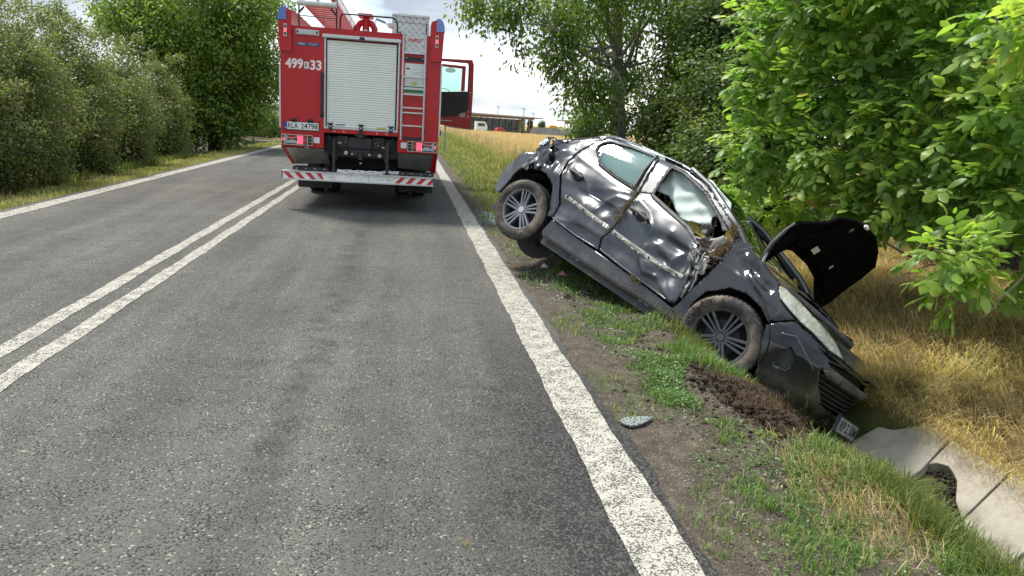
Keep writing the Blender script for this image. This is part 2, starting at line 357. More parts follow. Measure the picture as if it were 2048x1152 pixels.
# ---------------------------------------------------------------- grass makers
def blades(P, h, az, lean, w, curve=.5, seg=2):
    """tapered bent blades as triangles"""
    n = len(P); d = np.stack([np.cos(az), np.sin(az), np.zeros(n)], -1); s = np.stack([-np.sin(az), np.cos(az), np.zeros(n)], -1)
    up = np.array([0, 0, 1.])
    sl = np.sin(lean)[:, None]; cl = np.cos(lean)[:, None]
    ax0 = d*sl*(1-curve)+up*np.sqrt(np.maximum(1-(sl*(1-curve))**2, .02)); ax1 = d*np.sin(np.minimum(lean*(1+curve), 2.2))[:, None]+up*np.cos(np.minimum(lean*(1+curve), 2.2))[:, None]
    H = h[:, None]; W = w[:, None]/2
    m = P+ax0*H*.55; tip = m+ax1*H*.45
    V = np.stack([P-s*W, P+s*W, m-s*W*.75, m+s*W*.75, tip], 1).reshape(-1, 3)
    b_ = (np.arange(n)*5)[:, None]
    F = np.stack([b_+[[0, 1, 3]], b_+[[0, 3, 2]], b_+[[2, 3, 4]]], 1).reshape(-1, 3)
    return V, F
def grass(name, P, h, w, lean, curve, m, rnd=None, az=None, **tg):
    n = len(P); az = rng.uniform(0, 2*np.pi, n) if az is None else az
    V, F = blades(P, h, az, lean, w, curve)
    r = rng.random(n) if rnd is None else rnd
    o = bpy.data.objects.new(name, npmesh(name, V, F, m, attr=np.repeat(np.clip(r, 0, 1), 5))); link(o); return tag(o, **tg)
def leaves(P, size, nrm, tipd, wid=.5, fold=.25):
    """diamond leaves folded along the midrib: (n) positions, nrm & tipd unit vectors"""
    n = len(P); tipd = tipd-nrm*np.sum(tipd*nrm, -1, keepdims=True); tipd /= np.linalg.norm(tipd, axis=-1, keepdims=True)+1e-9
    s = np.cross(nrm, tipd); L = size[:, None]
    W = L*wid/2
    a = P; c = P+tipd*L-nrm*L*.12; l = P+tipd*L*.45+s*W-nrm*W*fold; r = P+tipd*L*.45-s*W-nrm*W*fold
    V = np.stack([a, r, c, l], 1).reshape(-1, 3); b_ = (np.arange(n)*4)[:, None]
    F = np.stack([b_+[[0, 1, 2]], b_+[[0, 2, 3]]], 1).reshape(-1, 3)
    return V, F
def unit(v): return v/(np.linalg.norm(v, axis=-1, keepdims=True)+1e-9)
def pnoise(x, y, s, o=0):
    return (np.sin(x*s+o)*np.sin(y*s*1.3+o*2)+.6*np.sin(x*s*2.3+y*s*.7+o)*np.sin(y*s*2.9-x*s+o*3)+.4*np.sin(x*s*5.1-y*s*3.7+o)*np.sin(y*s*6.3+x*s*2+o))/1.2
def ground_pts(x, y, dz=0): return np.stack([x, y, terrain_z(x, y)+dz], -1)

m_grass = leafmat('grass', [(0, (.07, .105, .022)), (.4, (.15, .18, .045)), (.7, (.27, .26, .09)), (1, (.46, .38, .19))], .35, .5, .3)
m_fresh = leafmat('fresh_grass', [(0, (.05, .11, .02)), (.5, (.10, .19, .04)), (.85, (.2, .28, .08)), (1, (.38, .36, .16))], .35, .4, .4)
m_straw = leafmat('straw', [(0, (.18, .11, .045)), (.4, (.44, .32, .13)), (.8, (.68, .54, .27)), (.93, (.80, .69, .42)), (1, (.16, .2, .05))], .25, .55, .3)
m_wheat = leafmat('wheat', [(0, (.33, .22, .12)), (.5, (.52, .38, .23)), (1, (.68, .54, .37))], .3, .6, .2)

# verge: scattered low weeds
n = 90000; x = rng.uniform(1.16, 2.35, n); y = 1.6+rng.random(n)**1.5*12
pn = pnoise(x, y, 3.1, .4)+.5*pnoise(x, y, 8, 2); keep = (pn > .0-.6*(x-1.75)+.5*np.exp(-((y-7)/1.5)**2)*0) & ~((x < 1.5) & (rng.random(n) > .25)) & (rng.random(n) < .62)
mound = (((x-2.05)/.34)**2+((y-4.0)/.62)**2) < 1; keep &= ~mound
x, y = x[keep], y[keep]; n = len(x)
grass('verge_grass', ground_pts(x, y), rng.uniform(.02, .085, n)*(1+.6*(x > 2)), rng.uniform(.002, .005, n)*(1+y*.12), rng.uniform(.2, 1.2, n), .6, m_fresh, rnd=rng.random(n)**.9, label='thin green grass in scattered patches on the gravelly verge', cat='grass', kind='stuff')
# small broad weeds in mats
n = 20000; cx_ = rng.uniform(1.4, 2.2, 90); cyw = 1.9+rng.random(90)**1.3*9; k = rng.integers(0, 90, n)
k[:7000] = rng.integers(0, 12, 7000); cx_[:12] = rng.uniform(1.62, 1.95, 12); cyw[:12] = rng.uniform(3.9, 4.6, 12)
x = cx_[k]+rng.normal(0, .07, n); y = cyw[k]+rng.normal(0, .10, n)
ok = (x > 1.3) & ((((x-2.05)/.3)**2+((y-4.0)/.55)**2) > 1); x, y = x[ok], y[ok]; n = len(x)
nr = unit(np.stack([rng.normal(0, .5, n), rng.normal(0, .5, n), np.ones(n)], -1)); td = unit(rng.normal(0, 1, (n, 3)))
V, F = leaves(ground_pts(x, y, 0)+np.stack([0*x, 0*x, rng.uniform(.005, .05, n)], -1), rng.uniform(.008, .022, n), nr, td, .55)
o = link(bpy.data.objects.new('weeds', npmesh('weeds', V, F, m_fresh, attr=np.repeat(rng.random(n)*.8, 4)))); tag(o, 'mats of low leafy green weeds on the verge', 'weeds', kind='stuff')
# lip of the ditch: long bright grass
n = 44000; y = 1.5+rng.random(n)**1.25*11.5; x = 2.36+.05*np.sin(y*2.1)+rng.normal(0, .075, n)+.05*(y > 6)
ok = ~((np.abs(y-4.2) < .82)) & (rng.random(n) < np.where(y > 5.6, .7, 1)); x, y = x[ok], y[ok]; n = len(x)
lon = rng.random(n) > .55
hgt_ = np.where(lon, rng.uniform(.09, .19, n)*(1+.1*(y < 3.0)-.45*np.exp(-((y-3.45)/.35)**2)), rng.uniform(.04, .11, n))
grass('ditch_edge_grass', ground_pts(x, y), hgt_, rng.uniform(.003, .006, n)*(1+y*.07), rng.uniform(.1, .9, n), .6, m_grass, rnd=np.where(lon, rng.random(n)*.6, .1+rng.random(n)*.75), label='tall green and yellow grass along the lip of the ditch', cat='grass', kind='stuff')
# near slope of the ditch
n = 36000; x = rng.uniform(2.4, 3.4, n); y = 1.5+rng.random(n)*12; ok = ~((np.abs(y-4.3) < .9) & (x < 3.0)); x, y = x[ok], y[ok]; n = len(x)
grass('ditch_slope_grass', ground_pts(x, y), rng.uniform(.06, .2, n), rng.uniform(.004, .008, n), rng.uniform(.2, 1.2, n), .6, m_grass, label='rough grass covering the near slope of the ditch', cat='grass', kind='stuff')
# mown hay lying on the far bank
n = 90000; x = 4.0+rng.random(n)**1.1*4.4; y = 2.0+rng.random(n)*12.5
ok = ~((x < 4.22+.10*pnoise(x, y, 4, 1)) & (y < 5.5)); x, y = x[ok], y[ok]; n = len(x)
pn = pnoise(x, y, 1.6, 3)+.5*pnoise(x, y, 5, 1)
az = 2.6+pn*1.6+rng.normal(0, .7, n)
Pg = ground_pts(x, y, 0); Pg[:, 2] += rng.uniform(0, .09, n)*(1+.5*pn)
grass('mown_hay', Pg, rng.uniform(.08, .30, n), rng.uniform(.0028, .006, n)*(1+(y-3)*.06), rng.uniform(1.0, 1.62, n), .3, m_straw, az=az, rnd=np.clip(.45+.25*pn+rng.normal(0, .2, n), 0, .97), label='dry mown hay lying tangled over the far bank of the ditch', cat='hay', kind='stuff')
n = 26000; x = 4.3+rng.random(n)*3.8; y = 2.2+rng.random(n)*12; pn = pnoise(x, y, 2.2, 5)+.5*pnoise(x, y, 6, 2); ok = pn > .08; x, y = x[ok], y[ok]; n = len(x)
grass('bank_grass', ground_pts(x, y), rng.uniform(.05, .2, n), rng.uniform(.003, .006, n)*(1+(y-3)*.06), rng.uniform(.2, 1.1, n), .6, m_grass, label='green tufts growing through the hay on the far bank', cat='grass', kind='stuff')
# hay and roots washed over the verge
n = 1300; x = rng.normal(2.06, .14, n); y = rng.normal(2.75, .30, n)
grass('dead_grass', ground_pts(x, y, .01), rng.uniform(.04, .16, n), rng.uniform(.0015, .003, n), rng.uniform(.9, 1.6, n), .3, m_straw, az=2.2+rng.normal(0, .8, n), rnd=rng.random(n)*.7, label='brown dead grass matted on the verge near the bottom of the picture', cat='grass', kind='stuff')
# left verge
n = 36000; y = 6+rng.random(n)**1.9*50; x = -5.16-np.abs(rng.normal(0, .75, n))
grass('left_verge_grass', ground_pts(x, y), rng.uniform(.03, .09, n)*(1+(x < -6.1)*1.3), rng.uniform(.006, .012, n)*(1+y*.05), rng.uniform(.1, 1.0, n), .5, m_grass, rnd=np.clip(.38+rng.random(n)*.6+.2*pnoise(x, y, 1.1, 2), 0, 1), label='short yellow green grass on the left verge of the road', cat='grass', kind='stuff')
n = 14000; y = 7+rng.random(n)*16; x = -6.15-rng.random(n)*.8
grass('tall_weeds', ground_pts(x, y), rng.uniform(.08, .32, n), rng.uniform(.01, .022, n), rng.uniform(.05, .7, n), .5, m_grass, rnd=rng.random(n)*.6, label='tall nettles and weeds at the foot of the left bushes', cat='weeds', kind='stuff')
# right of the lorry, beyond the car
n = 60000; y = 9.5+rng.random(n)**1.4*70; x = 1.38+(rng.random(n))*(3.9+.0*y); h = rng.uniform(.05, .16, n)+.30*sstep(2.2, 4.3, x)*rng.random(n)
pn = pnoise(x, y, 1.3, 1); ok = (rng.random(n) < np.where(x < 2.0, .45, 1)); x, y, h, pn = x[ok], y[ok], h[ok], pn[ok]; n = len(x)
grass('roadside_grass', ground_pts(x, y), h*(1+.3*pn), rng.uniform(.008, .014, n)*(1+y*.035), rng.uniform(.1, .8, n), .5, m_grass, rnd=np.clip(.52+.25*pn+rng.normal(0, .2, n)+.3*sstep(3.4, 5.0, x), 0, 1), label='green roadside grass in the ditch beyond the car', cat='grass', kind='stuff')
# wheat
n = 62000; y = 19+rng.random(n)**1.25*125; x = 4.6+rng.random(n)**1.15*(y*.30+2); pn = pnoise(x, y, .7, 2)
ok = (x > 4.9+.7*pnoise(x, y, .9, 1)-.02*(y-25)); x, y, pn = x[ok], y[ok], pn[ok]; n = len(x)
grass('wheat_field', ground_pts(x, y), rng.uniform(.62, .82, n), rng.uniform(.016, .026, n)*(1+y*.035), rng.uniform(.02, .35, n), .8, m_wheat, rnd=np.clip(.5+.2*pn+rng.normal(0, .22, n), 0, 1), label='ripe golden wheat field behind the roadside grass', cat='wheat field', kind='stuff')
mb = MB(); gy = [24, 30, 40, 55, 75, 100, 125, 146]
mb.grid(lambda i, j: ((5.6, 8, 20, 60)[i], gy[j], float(terrain_z((5.6, 8, 20, 60)[i], gy[j]))+(.15, .42, .5, .5)[i]), 4, len(gy))
m_can = mat('wheat_canopy', (.42, .31, .14), .95, var=.25, vs=9, bump=.8, bs=20)
tag(mb.obj('wheat_canopy', m_can), 'dense body of the golden wheat crop seen from above', 'wheat', kind='stuff')
# shrubby weeds at the wheat edge
n = 9000; k = rng.integers(0, 14, n); cx_ = rng.uniform(3.6, 5.4, 14); cyw = rng.uniform(17, 34, 14)
x = cx_[k]+rng.normal(0, .3, n); y = cyw[k]+rng.normal(0, .5, n)
grass('tall_roadside_weeds', ground_pts(x, y), rng.uniform(.3, .85, n), rng.uniform(.02, .035, n), rng.uniform(.05, .45, n), .5, m_grass, rnd=rng.random(n)*.7, label='tall dark green weeds at the edge of the wheat', cat='weeds', kind='stuff')

# ---------------------------------------------------------------- soil thrown up by the wheel
m_clod = mat('torn_soil', (.036, .024, .015), .95, var=.5, vs=30, bump=1.0, bs=90)
n = 1200
V_, F_ = [], []
ico = [(0,0,1),(.89,0,.45),(.28,.85,.45),(-.72,.53,.45),(-.72,-.53,.45),(.28,-.85,.45),(.72,.53,-.45),(-.28,.85,-.45),(-.89,0,-.45),(-.28,-.85,-.45),(.72,-.53,-.45),(0,0,-1)]
icf = [(0,1,2),(0,2,3),(0,3,4),(0,4,5),(0,5,1),(1,6,2),(2,7,3),(3,8,4),(4,9,5),(5,10,1),(6,7,2),(7,8,3),(8,9,4),(9,10,5),(10,6,1),(11,7,6),(11,8,7),(11,9,8),(11,10,9),(11,6,10)]
ico = np.array(ico); icf = np.array(icf)
def lumps(P, r, jit=.35, squash=.7):
    n = len(P); B = ico[None]*(1+rng.uniform(-jit, jit, (n, 12, 1)))*r[:, None, None]
    a = rng.uniform(0, 6.28, n); ca, sa = np.cos(a)[:, None], np.sin(a)[:, None]
    B = np.stack([B[..., 0]*ca-B[..., 1]*sa, B[..., 0]*sa+B[..., 1]*ca, B[..., 2]*squash], -1)+P[:, None]
    F = (icf[None]+(np.arange(n)*12)[:, None, None]).reshape(-1, 3)
    return B.reshape(-1, 3), F
def mound_h(x, y):
    d = ((x-2.10)/.26)**2+((y-4.0+.35*(x-2.1))/.50)**2
    return .10*np.exp(-d*1.4)
x = 2.14+rng.normal(0, .10, n); y = 4.08+rng.normal(0, .25, n); x -= (y-4.0)*.08
P = ground_pts(x, y); P[:, 2] = terrain_z(np.minimum(x, 2.35), y)+mound_h(x, y)*rng.uniform(.2, .85, n)
V, F = lumps(P, rng.gamma(1.6, .0058, n)+.003)
o = link(bpy.data.objects.new('soil_clods', npmesh('soil_clods', V, F, m_clod))); tag(o, 'heap of freshly torn brown soil clods beside the front wheel', 'soil', kind='stuff')
n = 900; x = 1.9+rng.normal(0, .2, n); y = 4.3+rng.normal(0, .8, n); V, F = lumps(ground_pts(x, y, .002), rng.gamma(2, .0028, n)+.002)
o = link(bpy.data.objects.new('soil_crumbs', npmesh('soil_crumbs', V, F, m_clod))); tag(o, 'brown soil crumbs scattered over the verge', 'soil', kind='stuff')
n = 2500; x = rng.normal(2.12, .15, n); y = rng.normal(3.95, .3, n)
P = ground_pts(x, y, .02); P[:, 2] = terrain_z(np.minimum(x, 2.3), y)+mound_h(x, y)*.9
m_root = leafmat('roots', [(0, (.05, .03, .015)), (1, (.20, .13, .07))], .1, .8, .1)
grass('torn_roots', P, rng.uniform(.02, .07, n), rng.uniform(.001, .002, n), rng.uniform(.4, 1.7, n), .5, m_root, label='fibrous brown roots sticking out of the torn soil', cat='roots', kind='stuff')
# tuft growing in front of the front wheel
n = 2600; x = rng.normal(2.17, .10, n); y = rng.normal(4.72, .16, n)
grass('wheel_tuft', ground_pts(np.minimum(x, 2.3), y, .0), rng.uniform(.05, .15, n), rng.uniform(.003, .007, n), rng.uniform(.1, .9, n), .6, m_fresh, rnd=rng.random(n), label='tuft of bright grass standing in front of the front wheel', cat='grass', kind='stuff')
# gravel on the verge
m_gravel = mat('gravel', (.16, .14, .115), .9, var=.45, vs=14)
n = 1500; x = rng.uniform(1.27, 2.3, n); y = 1.7+rng.random(n)**1.6*9; V, F = lumps(ground_pts(x, y, .001), rng.gamma(1.8, .0022, n)+.0015)
o = link(bpy.data.objects.new('gravel', npmesh('gravel', V, F, m_gravel))); tag(o, 'small stones scattered over the verge', 'gravel', kind='stuff')
# crumbs of windscreen glass
m_crumb, t, b = newmat('glass_crumbs'); b.inputs['Base Color'].default_value = (.40, .52, .48, 1); b.inputs['Roughness'].default_value = .1
n = 1400; x = np.concatenate([rng.normal(1.47, .12, 1000), rng.normal(1.7, .3, 400)]); y = np.concatenate([rng.normal(11.9, .45, 1000), rng.normal(7.2, .9, 400)])
V, F = lumps(ground_pts(x, y, .006), rng.uniform(.004, .009, n)); o = link(bpy.data.objects.new('glass_crumbs', npmesh('glass_crumbs', V, F, m_crumb))); tag(o, 'pale green crumbs of shattered window glass on the verge behind the car', 'broken glass', kind='stuff')
# tuft and straws on the asphalt
n = 26; o = grass('dry_tuft', np.stack([.26+rng.normal(0, .008, n), 2.46+rng.normal(0, .008, n), np.full(n, .001)], -1), rng.uniform(.02, .05, n), np.full(n, .0016), rng.uniform(.3, 1.1, n), .4, m_straw, rnd=rng.random(n)*.6, label='tiny dry grass tuft lying on the asphalt at the bottom of the picture', cat='grass tuft')
for (sx_, sy_, a_, L_) in ((-.55, 3.55, .3, .07), (.62, 2.7, 2.6, .09), (.3, 4.4, 1.2, .06), (-1.1, 4.1, 2.0, .08)):
    P = np.array([[sx_, sy_, .004], [sx_+.004, sy_+.003, .004]]); o = grass('dry_stalk', P, np.array([L_, L_*.7]), np.array([.0015, .0015]), np.array([1.5, 1.52]), 0.0, m_straw, az=np.array([a_, a_+.5]), rnd=np.array([.6, .5]))
    tag(o, {-.55: 'thin dry stalk on the asphalt left of the tiny grass tuft', .62: 'dry stalk on the dark asphalt close beside the white edge line', .3: 'farther thin stalk on the asphalt near the middle of the right lane', -1.1: 'thin stalk on the asphalt nearest the double centre line'}[sx_], 'stalk', 'dry stalks on the asphalt')

# ---------------------------------------------------------------- concrete slabs in the ditch
m_conc = mat('weathered_concrete', (.33, .30, .24), .9, var=.3, vs=3.5, bump=.35, bs=70, dirt=.55, dirtc=(.115, .095, .065))
lining = empty('ditch_lining', (3.8, 4.3, -.75)); tag(lining, 'worn concrete slabs lining the far side of the ditch near the car', 'ditch lining')
def slab(poly, dz=0):
    mb = MB(); n = len(poly); top = [(x-3.8, y-4.3, -.92+.6*(x-3.5)+.75+dz) for x, y in poly]
    mb.add(top+[(x+.04, y, z-.085) for x, y, z in top], [list(range(n)), list(range(2*n-1, n-1, -1))]+[[i, i+n, (i+1) % n+n, (i+1) % n] for i in range(n)])
    o = mb.obj('slab', m_conc, lining)
    md = o.modifiers.new('b', 'BEVEL'); md.width = .006; md.segments = 2; md.limit_method = 'ANGLE'
slab([(3.42, 4.50), (3.70, 4.50), (3.79, 4.51), (4.098, 4.655), (4.10, 4.90), (4.06, 4.93), (3.92, 5.04), (3.88, 5.16), (3.42, 5.16)])
slab([(3.86, 4.53), (3.90, 4.50), (3.925, 4.42), (3.91, 4.36), (3.875, 4.26), (3.76, 4.11), (3.69, 3.95), (4.098, 4.095), (4.10, 4.632)], -.006)
slab([(3.42, 3.44), (3.72, 3.50), (4.098, 3.56), (4.10, 4.072), (3.68, 3.925), (3.42, 3.86)], .004)
slab([(3.42, 2.86), (4.098, 2.90), (4.10, 3.535), (3.72, 3.475), (3.42, 3.415)], -.004)
# earth washed through the gap in the lining
n = 900; x = rng.uniform(3.62, 3.95, n); y = rng.uniform(3.95, 4.55, n); P = np.stack([x, y, -.92+.6*(x-3.5)-.09+rng.uniform(-.02, .02, n)], -1)
V, F = lumps(P, rng.uniform(.005, .018, n)); o = link(bpy.data.objects.new('washed_soil', npmesh('washed_soil', V, F, m_clod))); tag(o, 'dark soil showing in the gap of the broken ditch slab', 'soil', kind='stuff')
n = 2200; k = rng.integers(0, 3, n); x = 4.10+rng.normal(0, .05, n)-.1*(k == 1)*rng.random(n); y = rng.uniform(2.8, 5.6, n)
P = np.stack([x, y, -.92+.6*(x-3.5)+.01+0*x], -1)
grass('slab_hay', P, rng.uniform(.06, .28, n), rng.uniform(.002, .004, n), rng.uniform(1.0, 1.75, n), .3, m_straw, az=3.5+rng.normal(0, .7, n), rnd=rng.random(n)*.9, label='dry stalks hanging over the edge of the ditch slabs', cat='hay', kind='stuff')
# ================================================================ FIRE ENGINE
m_red, t, b = newmat('fire_red'); P = Co(t)
c_ = Ramp(t, Nz(t, 2.5, 5, .6, P), [(.3, (.41, .006, .010)), (.7, (.48, .010, .015))])
sz = N(t, 'ShaderNodeSeparateXYZ'); t.links.new(P, sz.inputs[0])
dd = mth(t, 'MULTIPLY', MR(t, Nz(t, 5, 8, .7, P), .5, .85, 0, .35), MR(t, sz.outputs[2], 1.5, .5, .1, 1))
t.links.new(Mix(t, dd, c_, (.20, .12, .09)), b.inputs['Base Color']); t.links.new(MR(t, dd, 0, .5, .28, .7), b.inputs['Roughness']); b.inputs['Coat Weight'].default_value = .1; b.inputs['Specular IOR Level'].default_value = .3; b.inputs['Coat Roughness'].default_value = .12
m_redsign = mat('red_reflective', (.55, .03, .03), .4, var=.08, dirt=.3)
m_white = mat('white_reflective', (.80, .80, .75), .45, var=.08, dirt=.35)
m_alu = mat('aluminium', (.55, .56, .55), .38, .55, var=.08, vs=9, dirt=.2, dirtc=(.3, .29, .26))
m_slat = mat('shutter_aluminium', (.80, .82, .73), .5, .0, var=.04, vs=2.5, dirt=.15, dirtc=(.36, .36, .32))
m_blk = mat('black_plastic', (.018, .018, .02), .5, var=.3, dirt=.35, dirtc=(.09, .08, .07))
m_dark = mat('dark_steel', (.035, .035, .037), .55, .4, var=.3, dirt=.5, dirtc=(.10, .09, .075))
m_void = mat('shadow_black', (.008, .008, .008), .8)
m_rub = mat('rubber', (.022, .022, .022), .8, var=.3, dirt=.4, dirtc=(.10, .09, .08), bump=.3, bs=60)
m_blue, t, b = newmat('blue_beacon'); b.inputs['Base Color'].default_value = (.05, .13, .42, 1); b.inputs['Roughness'].default_value = .12; b.inputs['Coat Weight'].default_value = 1
m_lred, t, b = newmat('red_lens'); b.inputs['Base Color'].default_value = (.42, .02, .03, 1); b.inputs['Roughness'].default_value = .15; b.inputs['Coat Weight'].default_value = 1
m_lit = emis('lit_red_lens', (1, .03, .06), 1.1)
m_clear, t, b = newmat('clear_lens'); b.inputs['Base Color'].default_value = (.42, .52, .60, 1); b.inputs['Roughness'].default_value = .12; b.inputs['Metallic'].default_value = .4
m_guard = mat('lamp_guard', (.56, .50, .44), .5, var=.1)
m_num = mat('white_lettering', (.80, .74, .72), .5, var=.04)
m_navy = mat('navy_plaque', (.02, .04, .13), .4)
m_green = mat('green_print', (.05, .22, .07), .5); m_yel = mat('yellow_print', (.45, .50, .03), .5)
m_plate = mat('number_plate', (.68, .70, .66), .4, var=.04); m_eu = mat('plate_blue', (.02, .07, .35), .4); m_ink = mat('ink', (.012, .012, .014), .5)
# raised tread plate
m_tread, t, b = newmat('tread_plate'); P = Co(t)
mpp = N(t, 'ShaderNodeMapping'); mpp.inputs['Rotation'].default_value = (0, R_(45), 0); mpp.inputs['Scale'].default_value = (14, 14, 14); t.links.new(P, mpp.inputs[0])
s3 = N(t, 'ShaderNodeSeparateXYZ'); t.links.new(mpp.outputs[0], s3.inputs[0])
fx = mth(t, 'PINGPONG', s3.outputs[0], .5); fz = mth(t, 'PINGPONG', s3.outputs[2], .5)
pa = mth(t, 'FLOOR', s3.outputs[0]); pb = mth(t, 'FLOOR', s3.outputs[2]); par = mth(t, 'MODULO', mth(t, 'ABSOLUTE', mth(t, 'ADD', pa, pb)), 2.0)
ua = mth(t, 'ABSOLUTE', mth(t, 'SUBTRACT', mth(t, 'FRACT', s3.outputs[0]), .5)); ub = mth(t, 'ABSOLUTE', mth(t, 'SUBTRACT', mth(t, 'FRACT', s3.outputs[2]), .5))
e1 = mth(t, 'ADD', mth(t, 'MULTIPLY', ua, 1.0), mth(t, 'MULTIPLY', ub, 3.6)); e2_ = mth(t, 'ADD', mth(t, 'MULTIPLY', ua, 3.6), mth(t, 'MULTIPLY', ub, 1.0))
ee = mth(t, 'ADD', mth(t, 'MULTIPLY', e1, par), mth(t, 'MULTIPLY', e2_, mth(t, 'SUBTRACT', 1.0, par)))
hh = MR(t, ee, .55, .30)
t.links.new(Mix(t, mth(t, 'MULTIPLY', hh, .35), Ramp(t, Nz(t, 6, 6, .6, P), [(.3, (.46, .48, .46)), (.7, (.60, .61, .58))]), (.30, .31, .30)), b.inputs['Base Color'])
b.inputs['Metallic'].default_value = .45; b.inputs['Roughness'].default_value = .42; Bump(t, b, hh, 1.0, .012)
m_treadd = m_tread.copy(); m_treadd.name = 'dirty_tread_plate'
for n_ in m_treadd.node_tree.nodes:
    if n_.type == 'VALTORGB':
        n_.color_ramp.elements[0].color = (.24, .235, .20, 1); n_.color_ramp.elements[1].color = (.38, .36, .31, 1)
m_greyp = mat('grey_dirty_panel', (.12, .12, .105), .65, var=.2, dirt=.4, dirtc=(.16, .145, .12))
m_cream = mat('cream_tube', (.66, .64, .58), .5, var=.08)

FE = empty('fire_engine', (-.72, 12.0, 0)); tag(FE, 'red fire engine seen from behind, stopped in the right lane with its cab door open', 'fire engine')
TM = Matrix(((1, 0, 0, 0), (0, 0, -1, 0), (0, 1, 0, 0), (0, 0, 0, 1)))
def text_fit(name, txt, rect, y, mat_, parent, shear=0, bold=0, M0=None, gap=1.0):
    o = text_obj(name, txt, 1, mat_, parent, Matrix.Identity(4), shear=shear, extrude=.0, bold=bold)
    me = o.data; c = np.array([v.co[:] for v in me.vertices]); mn, mx_ = c.min(0), c.max(0); x0, x1, z0, z1 = rect
    S = Matrix.Diagonal(((x1-x0)/(mx_[0]-mn[0]), (z1-z0)/(mx_[1]-mn[1]), 1, 1)) @ Matrix.Translation((-mn[0], -mn[1], 0))
    me.transform((M0 or TM.copy()) @ Matrix.Translation((x0, z0, -y)) @ S); return o
def part(name, m, parent, fn, smooth=False, angle=None):
    mb = MB(); fn(mb); return mb.obj(name, m, parent, smooth, angle)
BX = lambda *a, **k: (lambda mb: mb.box(*a, **k))
def fe(name, m, *a, bev=0, parent=FE, smooth=False): return part(name, m, parent, BX(*a, bev=bev), smooth)

def f(mb):
    mb.prism([(-1.205, .95), (-.562, .95), (-.562, 2.735), (-1.16, 2.735), (-1.205, 2.69)], 0, 4.6)
    mb.prism([(.57, .95), (1.205, .95), (1.205, 2.69), (1.16, 2.735), (.57, 2.735)], 0, 4.6)
    mb.box(-.561, .569, .09, 4.6, 1.25, 2.70)
    mb.box(-.561, .569, 0, .09, 2.65, 2.735)
    mb.box(-1.203, -1.04, .25, 4.5, 2.736, 2.97); mb.box(1.04, 1.203, .25, 4.5, 2.736, 2.97)
body = part('body', m_red, FE, f)
# corner pods with beacons
for s, b_ in ((-1, 'left'), (1, 'right')):
    def f(mb, s=s):
        pr = [(1.035, 2.36), (1.212, 2.36), (1.222, 2.55), (1.23, 2.80), (1.19, 2.955), (1.15, 2.985), (1.035, 2.94)]
        mb.prism([(s*x, z) for x, z in pr], -.055, .55)
    part('corner_pod', m_red, FE, f)
    def f(mb, s=s):
        pr = [(1.11, 2.80), (1.238, 2.80), (1.232, 2.89), (1.205, 2.955), (1.17, 2.985), (1.125, 2.99), (1.11, 2.97)]
        mb.prism([(s*x, z) for x, z in pr], -.075, .3)
    part('beacon', m_blue, FE, f)
    part('strobe_lamp', m_guard, FE, BX(*sorted((s*1.102, s*1.148)), -.072, -.05, 2.565, 2.745))
    for k in range(3): part('strobe_led', (m_lit if k == 1 else m_blk), FE, BX(*sorted((s*1.112, s*1.138)), -.077, -.071, 2.585+k*.052, 2.62+k*.052))
    # bare metal corner strip down the body side
    fe('corner_strip', m_alu, *sorted((s*1.204, s*1.226)), -.012, .06, 1.23, 2.17 if s < 0 else 2.33)
# roller shutter
fe('shutter_header', m_alu, -.592, .582, -.03, .06, 2.592, 2.648, bev=.006)
fe('header_groove', m_blk, -.590, .580, -.034, -.029, 2.596, 2.602)
fe('shutter_latch', m_blk, -.04, .035, -.05, -.03, 2.595, 2.64, bev=.006)
for x0, x1 in ((-.560, -.538), (.546, .568)): fe('shutter_rail', m_alu, x0, x1, -.008, .06, 1.27, 2.592)
for x0, x1 in ((-.537, -.520), (.520, .545)): fe('rail_gasket', m_blk, x0, x1, .004, .06, 1.28, 2.592)
mb = MB(); mb.prism([(.035, -.0172), (.0165, -.0160), (.014, -.010), (.0135, .008), (.0165, .0155), (.035, .0172)], -.5195, .5195, 'x')
sm = mb.mesh('slat', m_slat)
for k in range(36):
    o = bpy.data.objects.new('slat', sm); link(o, FE); o.location = (0, 0, 1.305+k*.0355)
fe('shutter_sill', m_alu, -.56, .568, -.02, .06, 1.255, 1.284)
for x in (-.46, .004, .464):
    def f(mb, x=x): mb.box(x-.045, x+.045, -.06, -.022, 1.325, 1.345); mb.box(x-.026, x+.026, -.055, -.021, 1.235, 1.325); 
    part('shutter_catch', m_blk, FE, f); part('catch_bolt', m_alu, FE, lambda mb, x=x: mb.cyl((x, -.062, 1.29), (x, -.054, 1.29), .012, 8))
fe('sill_strip', m_red, -.56, .568, -.03, .05, 1.193, 1.25)
for x in (-.399, -.257, .254, .399): part('sill_bolt', m_alu, FE, lambda mb, x=x: mb.cyl((x, -.037, 1.222), (x, -.03, 1.222), .011, 8))
text_fit('lettering', 'WISS', (-.375, -.235, 1.305, 1.335), -.001+.012, m_navy, FE, shear=.35, bold=.02)
fe('shutter_sticker', m_yel, .24, .38, .011, .0138, 1.29, 1.315)
# grab handle
def f(mb): mb.tube([(-.59, -.012, 2.06), (-.59, -.06, 2.05), (-.59, -.065, 1.75), (-.59, -.06, 1.455), (-.59, -.012, 1.445)], .019, 10)
part('grab_handle', m_blk, FE, f, True)
for z in (2.055, 1.45): fe('handle_foot', m_blk, -.617, -.563, -.03, -.001, z-.03, z+.03, bev=.005)
